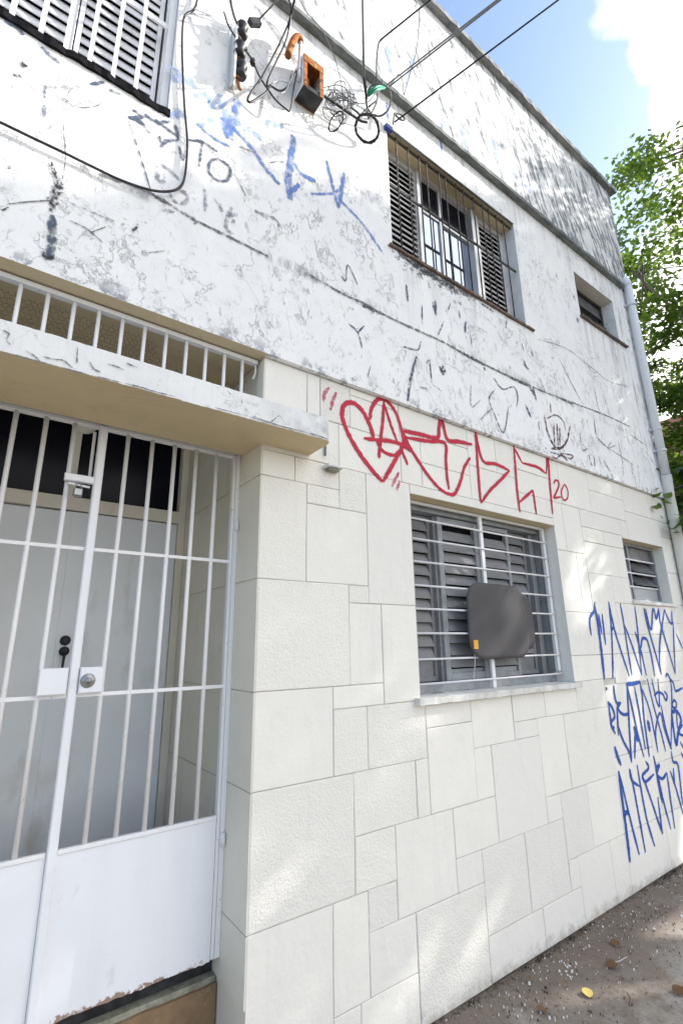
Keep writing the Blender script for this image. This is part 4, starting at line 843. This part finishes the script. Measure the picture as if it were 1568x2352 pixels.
# small wall light between canopy and lower window
wl = thing('wall_lamp', (1.37, -.05, 2.52), 'small white bulkhead light on the block wall beside the canopy', 'wall lamp')
m = MB(); m.bbox(1.325, 1.42, -.055, -.002, 2.530, 2.545, .004); m.build('hood', 'louvre_white', wl)
m = MB(); m.bbox(1.34, 1.405, -.045, -.002, 2.517, 2.5285, .003); m.build('lens', 'step_cement', wl)
m = MB(); m.tube([(1.335, -.01, 2.655), (1.335, -.01, 2.60)], .006); m.build('conduit', 'grey_cable', wl)

# ------------------------------------------------------------------ sign panel tied to the window grille
sg = thing('sign_panel', (2.75, .05, 1.57), 'dark grey plastic sign panel tied to the white window grille', 'sign')
def panel(x0, x1, z0, z1, y, rad, bow, nx=14, nz=10, th=.006):
    m = MB(); P = {}
    for f_, dy in ((0, 0), (1, th)):
        for i in range(nx + 1):
            for j in range(nz + 1):
                uu, vv = i / nx, j / nz; x = x0 + (x1 - x0) * uu; z = z0 + (z1 - z0) * vv
                cx = min(max(x, x0 + rad), x1 - rad); cz = min(max(z, z0 + rad), z1 - rad); dx, dz = x - cx, z - cz
                mx = max(abs(dx), abs(dz))
                if dx and dz: l_ = math.hypot(dx, dz); x, z = cx + dx / l_ * mx, cz + dz / l_ * mx
                P[f_, i, j] = len(m.v); m.v.append((x, y + dy - bow * math.sin(math.pi * uu) + .003 * math.sin(vv * 5 + uu * 3), z))
    for i in range(nx):
        for j in range(nz):
            m.f.append((P[0, i, j], P[0, i + 1, j], P[0, i + 1, j + 1], P[0, i, j + 1])); m.f.append((P[1, i, j], P[1, i, j + 1], P[1, i + 1, j + 1], P[1, i + 1, j]))
    for i in range(nx):
        m.f.append((P[0, i, 0], P[1, i, 0], P[1, i + 1, 0], P[0, i + 1, 0])); m.f.append((P[0, i, nz], P[0, i + 1, nz], P[1, i + 1, nz], P[1, i, nz]))
    for j in range(nz):
        m.f.append((P[0, 0, j], P[0, 0, j + 1], P[1, 0, j + 1], P[1, 0, j])); m.f.append((P[0, nx, j], P[1, nx, j], P[1, nx, j + 1], P[0, nx, j + 1]))
    return m
panel(2.425, 3.03, 1.55, 2.02, .048, .12, .012, 24, 18).build('board', 'sign_panel', sg, True)
panel(2.90, 3.135, 1.60, 1.955, .070, .085, .004).build('side_flap', 'sign_panel', sg, True)
m = MB(); m.box(2.452, 2.492, .0415, .0475, 1.612, 1.665); m.build('orange_patch', 'sign_orange', sg)
m = MB(); m.tube(spline([(2.47, .06, 1.60), (2.465, .055, 1.55), (2.462, .06, 1.50), (2.46, .07, 1.44)]), .0025, 5); m.build('tie_wire', 'pale_cable', sg)

# ------------------------------------------------------------------ cables and fittings on the upper wall
def cable(name, mat, pts, r, label, cat='cable', zfun=ZA, group=None, smooth=True, ext=None):
    P = [at(zfun(p[0], p[1]), p[2]) for p in pts]
    if ext: P = P + ext(P) if callable(ext) else P + ext
    m = MB(); m.tube(spline(P, 6) if smooth and len(P) > 2 else P, r, 6)
    o = m.build(name, mat, None, True); tag(o, label, cat, group); return o
cable('cable', 'black_plastic', [(-120, 510, -.05), (0, 560, -.05), (150, 632, -.052), (300, 703, -.052), (420, 762, -.05), (560, 828, -.052), (690, 871, -.055), (780, 877, -.055), (832, 852, -.05), (852, 785, -.048), (860, 650, -.046), (848, 500, -.046), (840, 350, -.046), (836, 200, -.046), (842, 90, -.046), (860, 60, -.046), (890, 42, -.046), (905, 0, -.046), (915, -90, -.046)], .0062,
      'thick black cable sagging across the wall and rising beside the louvred window', zfun=Z1)
rack = thing('insulator_rack', tuple(at(ZA(260, 600), UP - .02)), 'steel rack with three black spool insulators', 'insulator rack')
ry = UP - .045
A = at(ZA(248, 185), ry); B = at(ZA(262, 590), ry)
m = MB(); m.box(A.x - .006, A.x + .006, UP - .075, UP, B.z, A.z); m.box(A.x - .02, A.x + .02, UP - .005, UP, B.z - .02, A.z + .02); m.build('bracket', 'aluminium', rack)
for a, b in ((292, 212), (277, 348), (286, 488)):
    c = at(ZA(a, b), ry - .02); q = MB()
    q.lathe([(.0, -.052), (.024, -.052), (.03, -.044), (.034, -.03), (.024, -.014), (.021, 0), (.024, .014), (.034, .03), (.03, .044), (.022, .052), (0, .052)], tuple(c), 'Z', 14); q.build('insulator', 'black_plastic', rack, True)
    q = MB(); q.box(A.x + .006, c.x, c.y - .003, c.y + .003, c.z + .054, c.z + .06); q.box(A.x + .006, c.x, c.y - .003, c.y + .003, c.z - .06, c.z - .054); q.build('clevis', 'rust', rack)
q = MB(); e = at(ZA(268, 595), ry); q.tube([e + Vector((-.01, 0, .05)), e, e + Vector((.012, 0, -.02))], .008, 6); q.build('hook', 'rust', rack)

bx = thing('junction_box', tuple(at(ZA(760, 640), UP)), 'open rusty orange junction box on the white wall', 'junction box')
b0 = at(ZA(712, 420), UP - .10); b1 = at(ZA(845, 490), UP - .10); zlo = at(ZA(805, 665), UP - .10).z
x0, x1, zt = b0.x, b1.x + .01, b1.z + .005; yf = UP - .11
m = MB(); t_ = .004
m.box(x0, x0 + t_, yf, UP, zlo, zt); m.box(x1 - t_, x1, yf, UP, zlo, zt); m.build('side_plate', 'louvre_white', bx)
m = MB(); m.box(x0 + t_, x1 - t_, UP - .006, UP, zlo, zt); m.box(x0 + t_, x1 - t_, yf, UP - .006, zt - t_, zt); m.box(x0 + .02, x0 + .075, UP - .06, UP - .006, zlo + .05, zlo + .17); m.build('back_plate', 'rust', bx)
m = MB(); m.box(x0 + .002, x1 - .002, yf - .006, yf, zt - .05, zt + .004); m.box(x0 + .004, x0 + .028, yf - .004, yf, zlo, zt - .05); m.box(x1 - .03, x1 - .004, yf - .004, yf, zlo, zt - .05); m.build('front_lip', 'rust', bx)
m = MB(); m.box(x0 + t_, x1 - t_, yf + .002, UP - .006, zlo, zlo + .03); m.build('bottom_plate', 'black_plastic', bx)
cp = [at(ZA(*p), UP - .085) for p in ((688, 560), (692, 440), (697, 330), (700, 290), (693, 262), (668, 258), (640, 300), (612, 385))]
m = MB(); m.tube(cp[:4], .012, 10); m.build('conduit', 'aluminium', bx, True)
m = MB(); m.tube(spline(cp[3:], 6), .021, 10); m.build('gooseneck', 'rust', bx, True)

W = -.10
cable('cable', 'grey_cable', [(205, -120, -.25), (212, 0, -.2), (235, 100, -.13), (262, 175, -.10), (268, 250, -.10), (330, 350, -.09)], .0075, 'twisted grey service cable reaching the insulator rack from above')
cable('cable', 'black_plastic', [(166, 80, W), (200, 180, W), (265, 280, W), (340, 380, W), (370, 430, W), (420, 540, W), (520, 685, W), (600, 758, W), (625, 770, W), (640, 700, W), (655, 600, W), (675, 500, W), (690, 430, W)], .0048, 'thin black wire dropping from the insulator rack to the rusty box')
m = MB(); c = at(ZA(368, 430), W); m.lathe([(0, -.02), (.014, -.018), (.018, 0), (.014, .018), (0, .02)], tuple(c), 'Z', 8); tag(m.build('splice', 'black_plastic', None, True), 'small round black splice on the thin wire below the insulators', 'splice')
cable('cable', 'black_plastic', [(680, -140, -.35), (655, 0, -.25), (620, 150, -.16), (540, 330, -.12), (440, 520, W), (370, 620, W), (332, 685, W), (348, 710, W), (390, 690, W), (460, 640, W), (490, 590, -.08)], .0066, 'heavy black cable bent in a sharp loop beside the rusty box')
cable('cable', 'black_plastic', [(615, -120, -.3), (622, 0, -.22), (634, 60, -.2), (605, 260, -.13), (520, 450, -.11), (465, 580, -.09), (500, 600, -.08), (560, 630, -.08), (620, 590, -.08), (640, 520, -.09), (700, 470, -.10)], .0058, 'second black cable running down behind the looped one')
cable('cable', 'grey_cable', [(660, -130, -.5), (535, 0, -.22), (470, 70, -.14), (412, 130, W)], .005, 'grey wire ending in a black connector box', smooth=False)
c = at(ZA(380, 155), W); m = MB(); m.box(-.04, .04, -.015, .015, -.018, .018); o = m.build('connector', 'black_plastic', None); o.location = c; o.rotation_euler = (0, -.75, 0); tag(o, 'rectangular black connector box on the grey wire', 'connector')
cable('cable', 'pale_cable', [(415, 135, W), (480, 150, W), (540, 210, W), (590, 310, -.09), (660, 450, -.09)], .0028, 'thin pale wire arching from the connector to the box')
cable('cable', 'pale_cable', [(560, 650, -.08), (600, 625, -.09), (630, 560, -.1), (660, 490, -.11), (705, 470, -.13), (712, 500, -.13), (690, 550, -.11), (640, 580, -.09), (560, 560, -.08), (500, 575, -.08)], .0036, 'pale wire looping in front of the rusty box')
cable('cable', 'grey_cable', [(640, -80, -.2), (695, 0, -.16), (740, 80, -.14), (840, 190, -.12), (900, 310, -.11), (950, 440, W), (985, 590, W), (995, 700, W)], .003, 'thin grey wire curving down across the string course')
m = MB(); a_ = at(ZA(1132, -60), -.30); b_ = at(ZA(1141, 540), -.16); m.tube([a_, b_], .0085, 8); tag(m.build('stay_rod', 'grey_cable', None, True), 'thick grey stay rod hanging straight down to the green straps', 'rod')
m = MB(); m.tube([at(ZA(1141, 540), -.16), at(ZA(1152, 600), -.14), at(ZA(1160, 690), -.12)], [.011, .012, .007], 8); tag(m.build('cable_sleeve', 'black_plastic', None, True), 'black sleeve at the lower end of the stay rod', 'sleeve')
cable('cable', 'black_plastic', [(1158, 680, -.12), (1166, 760, -.11), (1172, 830, W)], .004, 'short black wire below the sleeve')
def away(n):  # carry a line on beyond the picture, straight
    return lambda P: [P[-1] + (P[-1] - P[-2]).normalized() * n]
cable('cable', 'black_plastic', [(1178, 820, W), (1232, 700, W), (1232, 600, W), (1229, 450, -.14), (1240, 320, -.22), (1268, 268, -.28), (1400, 160, -.45), (1568, 25, -.62)], .0052, 'black wire kinked outward from the wall above the green straps', ext=away(4))
cable('cable', 'grey_cable', [(1532, -40, -.4), (1522, 220, -.32), (1500, 380, -.24), (1460, 520, -.16), (1420, 660, W)], .0032, 'thin slack wire hanging beside the parapet')
for k, (p0, p1) in enumerate((((1300, 590), (1568, 372)), ((1318, 600), (1568, 397)))):
    a_ = at(ZA(*p0), W); b_ = at(((1140, 0), (1147, 0))[k], -1.0); d_ = (b_ - a_)
    m = MB(); m.tube([a_, b_, a_ + d_ * 4], .0055, 6); tag(m.build('cable', 'grey_cable', None, True), ('upper' if k == 0 else 'lower') + ' line of the two close parallel overhead lines leaving the wall', 'cable', 'pair of parallel overhead lines')
a_ = at(ZA(1355, 848), -.12); b_ = at((1280, 0), -1.0); d_ = b_ - a_
m = MB(); m.tube([a_, b_, a_ + d_ * 4], .0062, 6); tag(m.build('cable', 'black_plastic', None, True), 'dark overhead line stretched from the hook by the barred window', 'cable')
def ring(name, mat, a, b, rx, rz, r, label, turns=2, Y=-.12):
    c = at(ZA(a, b), Y); m = MB(); rr = random.Random(a); P = []; ax = Vector((-.3, -.3, -.9)).normalized(); e1 = ax.cross(Vector((0, 1, 0))).normalized(); e2 = ax.cross(e1)
    for i in range(22 * turns + 1):
        t = 2 * math.pi * i / 22; P.append(c + e1 * (rx * math.cos(t) + rr.uniform(-.004, .004)) + e2 * (rz * 1.15 * math.sin(t) + rr.uniform(-.004, .004)) + ax * rr.uniform(-.006, .006))
    m.tube(P, r, 6); tag(m.build(name, mat, None, True), label, 'cable coil')
ring('cable_coil', 'black_plastic', 1165, 893, .082, .062, .0075, 'black cable coil hanging beside the barred window', 3)
ring('cable_coil', 'grey_cable', 1243, 695, .088, .075, .0055, 'grey cable coil under the green straps', 2)
ring('cable_coil', 'black_plastic', 948, 845, .03, .055, .0028, 'small loose black wire coil below the rusty box', 3)
m = MB()
for dz, dx in ((0, 0), (.022, .012), (-.02, .004)):
    p0 = at(ZA(1168, 645), -.13) + Vector((dx, 0, dz)); p1 = at(ZA(1280, 592), -.13) + Vector((dx, 0, dz)); m.tube([p0, p0.lerp(p1, .5) + Vector((0, -.01, .01)), p1], .0085, 6)
tag(m.build('strap', 'green_strap', None, True), 'bright green straps tied beside the stay rod', 'strap')
rr = random.Random(99); m = MB()
for i in range(16):
    c = at(ZA(rr.uniform(900, 1050), rr.uniform(620, 770)), UP - .06); P = []; ra, rb2, ph = rr.uniform(.02, .10), rr.uniform(.015, .06), rr.uniform(0, 6)
    for j in range(10):
        t = ph + j * .62; P.append(c + Vector((ra * math.cos(t) + rr.uniform(-.015, .015), rr.uniform(-.04, .02), rb2 * math.sin(t) + rr.uniform(-.015, .015) - .01 * j)))
    m.tube(spline(P, 4), rr.choice((.0018, .0022, .003)), 5)
tag(m.build('wire_tangle', 'grey_cable', None, True), 'tangle of thin grey wires between the rusty box and the coils', 'wire tangle')
cable('cable', 'black_plastic', [(800, 640, -.10), (850, 660, -.1), (920, 705, -.1), (1000, 760, -.1), (1060, 800, -.1), (1120, 840, -.1), (1165, 850, -.11)], .0085, 'thick black bundle running from the box to the hanging coil')
cable('cable', 'black_plastic', [(1050, 745, -.1), (1090, 775, -.1), (1120, 795, -.1), (1170, 745, -.1), (1230, 700, -.11)], .006, 'short black cable joining the bundle to the grey coil')
cable('cable', 'grey_cable', [(840, 610, -.08), (900, 600, -.1), (960, 590, -.12), (1020, 620, -.12), (1050, 690, -.1), (1110, 720, -.1), (1180, 700, -.1), (1230, 640, -.12), (1320, 590, -.12), (1350, 540, -.13)], .003, 'thin grey wire arching over the tangle')
cable('cable', 'grey_cable', [(1320, 600, -.1), (1350, 560, -.12), (1385, 515, -.13), (1410, 560, -.12), (1418, 650, -.1)], .0035, 'thin wire bowed beside the string course')
hk = thing('wall_hook', tuple(at(ZA(1330, 875), UP)), 'iron hook with a blue base above the barred window', 'hook')
p0 = at(ZA(1300, 880), UP - .02); p1 = at(ZA(1352, 868), UP - .02)
m = MB(); m.box(p0.x - .01, p0.x + .05, UP - .03, UP - .001, p0.z - .012, p0.z + .022); m.build('base', 'blue_plastic', hk)
m = MB(); m.tube(spline([at(ZA(*p), -.1) for p in ((1345, 862), (1352, 795), (1362, 788), (1405, 800), (1425, 832), (1400, 832), (1360, 800))], 5), .006, 6); m.build('hook', 'iron_bar', hk, True)

# ------------------------------------------------------------------ litter on the pavement
rr = random.Random(13); m = MB(); d = MB(); l3 = MB()
def chip(mb, x, y, s):
    z = .003; n = rr.choice((4, 5)); ph = rr.uniform(0, 6); h_ = s * rr.uniform(.15, .5); i0 = len(mb.v)
    P = [(x + s * rr.uniform(.5, 1) * math.cos(ph + 6.283 * k / n), y + s * rr.uniform(.5, 1) * math.sin(ph + 6.283 * k / n)) for k in range(n)]
    mb.v += [(a, b, z - .008) for a, b in P] + [(a * .6 + x * .4, b * .6 + y * .4, z + h_) for a, b in P]
    for k in range(n): mb.f.append((i0 + k, i0 + (k + 1) % n, i0 + n + (k + 1) % n, i0 + n + k))
    mb.f.append(tuple(i0 + n + k for k in range(n)))
for i in range(480):
    x = rr.uniform(.9, 5.6); y = -abs(rr.gauss(0, .22)) - .008
    if y < -1.5: continue
    chip(m, x, y, rr.choice((.0015, .002, .003, .003, .005)) * (1.9 if rr.random() < .06 else 1))
for i in range(26):
    chip(m, 2.75 + rr.gauss(0, .05), -.16 + rr.gauss(0, .025), rr.uniform(.003, .009))
for i in range(2600):
    x = rr.uniform(.6, 5.8); y = -abs(rr.gauss(0, .3)) - .004
    if rr.random() < .55: y = -abs(rr.gauss(0, .02)) - .004
    if y < -2: continue
    chip(d, x, y, rr.choice((.002, .003, .0035, .005)) * (2.2 if rr.random() < .06 else 1))
tag(m.build('paint_chips', 'chip_white', None, kind='stuff'), 'white paint flakes scattered along the foot of the wall', 'paint flakes')
tag(d.build('grit', 'pebble_dark', None, kind='stuff'), 'dark grit and soil crumbs along the foot of the wall', 'grit')
def leaf_litter(name, mat, p, s, rot, label, cat):
    P = Vector((CAM_P)) + ray(*p) * ((.004 - EYE) / ray(*p).z)
    q = MB(); n = 8; top = []
    for k in range(n + 1):
        t = k / n; wv = .42 * math.sin(math.pi * t) ** .8; top.append((t - .5, wv))
    for k, (a, b) in enumerate(top): q.v += [(a, b, .12 * b + .06 * math.sin(a * 4) + .1), (a, 0, .0 + .06 * math.sin(a * 4) + .1), (a, -b, .2 * b + .06 * math.sin(a * 4) + .1)]
    for k in range(n): i = 3 * k; q.f += [(i, i + 3, i + 4, i + 1), (i + 1, i + 4, i + 5, i + 2)]
    q.v = [(v[0] * s, v[1] * s, v[2] * s) for v in q.v]
    o = q.build(name, mat, None, True); o.location = P; o.rotation_euler = (.1, 0, rot); tag(o, label, cat); return o
Z8 = lambda a, b: (a / 2 + 784, b / 2 + 1764)
leaf_litter('fallen_leaf', 'leaf_yellow', Z8(1130, 1040), .06, .8, 'curled yellow leaf lying on the pavement', 'leaf')
leaf_litter('fallen_leaf', 'leaf_brown', Z8(920, 1115), .05, 2.0, 'dark brown leaf lying near the wall', 'leaf')
leaf_litter('fallen_leaf', 'leaf_brown', Z8(1550, 1030), .07, .3, 'long brown leaf at the outer side of the pavement', 'leaf')
leaf_litter('fallen_leaf', 'leaf_brown', Z8(1255, 808), .06, .3, 'rolled brown leaf beside the sunlit patch', 'leaf')
leaf_litter('fallen_leaf', 'leaf_brown', Z8(1240, 910), .07, -.5, 'brown leaf under the dry twig', 'leaf')
def gpt(p, z=.006): d_ = ray(*p); return CAM_P + d_ * ((z - EYE) / d_.z)
m = MB(); m.tube([gpt(Z8(1230, 900)), gpt(Z8(1275, 890), .02), gpt(Z8(1312, 868), .012)], [.003, .0035, .002], 5); tag(m.build('twig', 'twig', None, True), 'pale dry twig on the pavement', 'twig')
m = MB(); m.tube([gpt(Z8(1312, 1035)), gpt(Z8(1325, 1060)), gpt(Z8(1320, 1095))], [.003, .0028, .002], 5); tag(m.build('twig', 'leaf_brown', None, True), 'thin dark curved twig on the pavement', 'twig')

# ------------------------------------------------------------------ trees
def make_tree(name, base, crown_c, crown_r, n_limb, n_clump, per, leaf, clump_r, mat, label, group, seed, trunk_r=.14, topfn=None, hole=0.0, shape=None):
    rr = random.Random(seed); e = thing(name, base, label, 'tree', group)
    B = Vector(base); C = Vector(crown_c); RR = Vector(crown_r)
    tr = MB(); fork = Vector((B.x * .6 + C.x * .4, B.y * .6 + C.y * .4, B.z + (C.z - RR.z - B.z) * .75 + .3))
    tr.tube(spline([B - Vector((0, 0, .1)), B.lerp(fork, .5) + Vector((rr.uniform(-.12, .12), rr.uniform(-.12, .12), 0)), fork], 5), [trunk_r * (1.35 - .55 * k / 10) for k in range(11)], 9)
    cl = []
    tries = 0
    while len(cl) < n_clump and tries < n_clump * 30:
        tries += 1
        v = Vector((rr.gauss(0, 1), rr.gauss(0, 1), rr.gauss(0, 1))).normalized() * (rr.uniform(.25, 1) ** .5)
        p = C + Vector((v.x * RR.x, v.y * RR.y, v.z * RR.z))
        if topfn and p.z > topfn(p): continue
        if topfn and p.z < C.z - .3 * RR.z and rr.random() > .35: continue
        cl.append(p)
    limbs = []
    for i in range(n_limb):
        tgt = cl[i * len(cl) // n_limb]; mid = fork.lerp(tgt, .5) + Vector((rr.uniform(-.3, .3), rr.uniform(-.3, .3), rr.uniform(0, .5)))
        P = spline([fork, mid, tgt], 6); limbs.append(P); n_ = len(P); tr.tube(P, [trunk_r * .55 * (1 - .88 * k / (n_ - 1)) for k in range(n_)], 6)
    for p in cl:
        best = None
        for P in limbs[:: max(1, len(limbs) // 14)]:
            for q in P[3::2]:
                dd = (q - p).length
                if best is None or dd < best[0]: best = (dd, q)
        if best[0] > .1: tr.tube([best[1], best[1].lerp(p, .5) + Vector((0, 0, rr.uniform(-.08, .1))), p], [.022, .014, .006], 4, False)
    tr.build('trunk', 'bark', e, True)
    lf = MB(); V = lf.v; F = lf.f
    for p in cl:
        rc_ = clump_r * rr.uniform(.6, 1.3); flat = rr.uniform(.35, .8)
        for _ in range(int(per * rr.uniform(.6, 1.3))):
            q = p + Vector((rr.gauss(0, .5) * rc_, rr.gauss(0, .5) * rc_, rr.gauss(0, .5) * rc_ * flat))
            L = leaf * rr.uniform(.7, 1.25); a = rr.uniform(0, 6.283); el = rr.uniform(-.9, .35)
            d_ = Vector((math.cos(a) * math.cos(el), math.sin(a) * math.cos(el), math.sin(el)))
            s_ = d_.cross(Vector((rr.uniform(-.5, .5), rr.uniform(-.5, .5), 1))); s_.normalize(); s_ *= L * .27
            i = len(V); V.append(tuple(q)); V.append(tuple(q + d_ * L * .45 + s_)); V.append(tuple(q + d_ * L)); V.append(tuple(q + d_ * L * .45 - s_)); F.append((i, i + 1, i + 2, i + 3))
    lf.build('crown', mat, e)
    return e
line = lambda p: 4.33 + .59 * (p.x - .574)
make_tree('street_tree', (9.7, -1.0, 0), (9.4, -.5, 7.2), (2.3, 1.85, 3.8), 18, 150, 140, .11, .36, 'leaf_green', 'bright green tree with thin pale limbs behind the far corner of the house', 'trees along the street', 3, .15)
make_tree('street_tree', (8.6, -3.9, 0), (8.5, -3.7, 7.0), (1.9, 1.8, 1.9), 12, 110, 110, .17, .42, 'leaf_green', 'young kerbside tree shading the entrance', 'trees along the street', 5, .13, topfn=line)
make_tree('street_tree', (11.0, -4.2, 0), (11.0, -3.9, 8.0), (2.3, 2.2, 2.8), 14, 90, 85, .17, .42, 'leaf_green', 'broad kerbside tree shading the lower wall', 'trees along the street', 6, .18, topfn=line)
make_tree('street_tree', (14.0, -4.2, 0), (13.8, -4.2, 9.9), (2.7, 2.5, 2.6), 14, 85, 80, .18, .45, 'leaf_green', 'tallest kerbside tree further along the street', 'trees along the street', 8, .2, topfn=line)
make_tree('garden_shrub', (6.5, .15, 0), (6.2, .0, 3.05), (.75, .5, .55), 8, 30, 60, .13, .2, 'leaf_dark', 'dark leafy shrub reaching past the drainpipe', 'shrubs at the house corner', 15, .04)
make_tree('garden_tree', (8.6, 1.6, 0), (8.2, 1.1, 4.9), (1.4, 1.3, 1.7), 12, 80, 100, .13, .36, 'leaf_green', 'dark green tree in the garden behind the house corner', 'trees behind the corner', 17, .1)

# ------------------------------------------------------------------ neighbouring house with a tiled roof
nb = thing('neighbour_house', (13, 5, 0), 'neighbouring house with pinkish clay tile roof behind the trees', 'house')
m = MB(); m.box(10.4, 17, .6, 10, 0, 4.2); m.build('wall', 'neighbour_wall', nb)
E0 = Vector((9.7, 0, 3.95)); E1 = Vector((13.0, 0, 6.9)); sd = (E1 - E0).normalized(); sn = Vector((-sd.z, 0, sd.x))
m = MB(); m.quad((E0.x, 0, E0.z), (E0.x, 11, E0.z), (E1.x, 11, E1.z), (E1.x, 0, E1.z)); m.quad((E1.x, 0, E1.z), (E1.x, 11, E1.z), (17.5, 11, 3.95), (17.5, 0, 3.95)); m.tri((10.4, .62, 4.2), (16.8, .62, 4.2), (13, .62, 6.8)); roof = m.build('roof', 'roof_tile', nb)
tm = MB(); L_ = .44
for k in range(6):
    a = math.pi * k / 5
    for q, s_ in ((0, .085), (L_, .105)): tm.v.append(tuple(sd * -q + Vector((0, -math.cos(a) * s_, 0)) + sn * (math.sin(a) * s_ * .8 + (0 if q == 0 else .03))))
tm.f = [(2 * k, 2 * k + 1, 2 * k + 3, 2 * k + 2) for k in range(5)]
tme = tm.mesh('tile', 'roof_tile', True)
for j in range(11):
    for i in range(26):
        o = bpy.data.objects.new('tile', tme); col.objects.link(o); o.location = E0 + sd * (L_ * .85 * (j + 1)) + Vector((0, .1 + i * .23, 0)) + sn * .01; attach(o, roof)
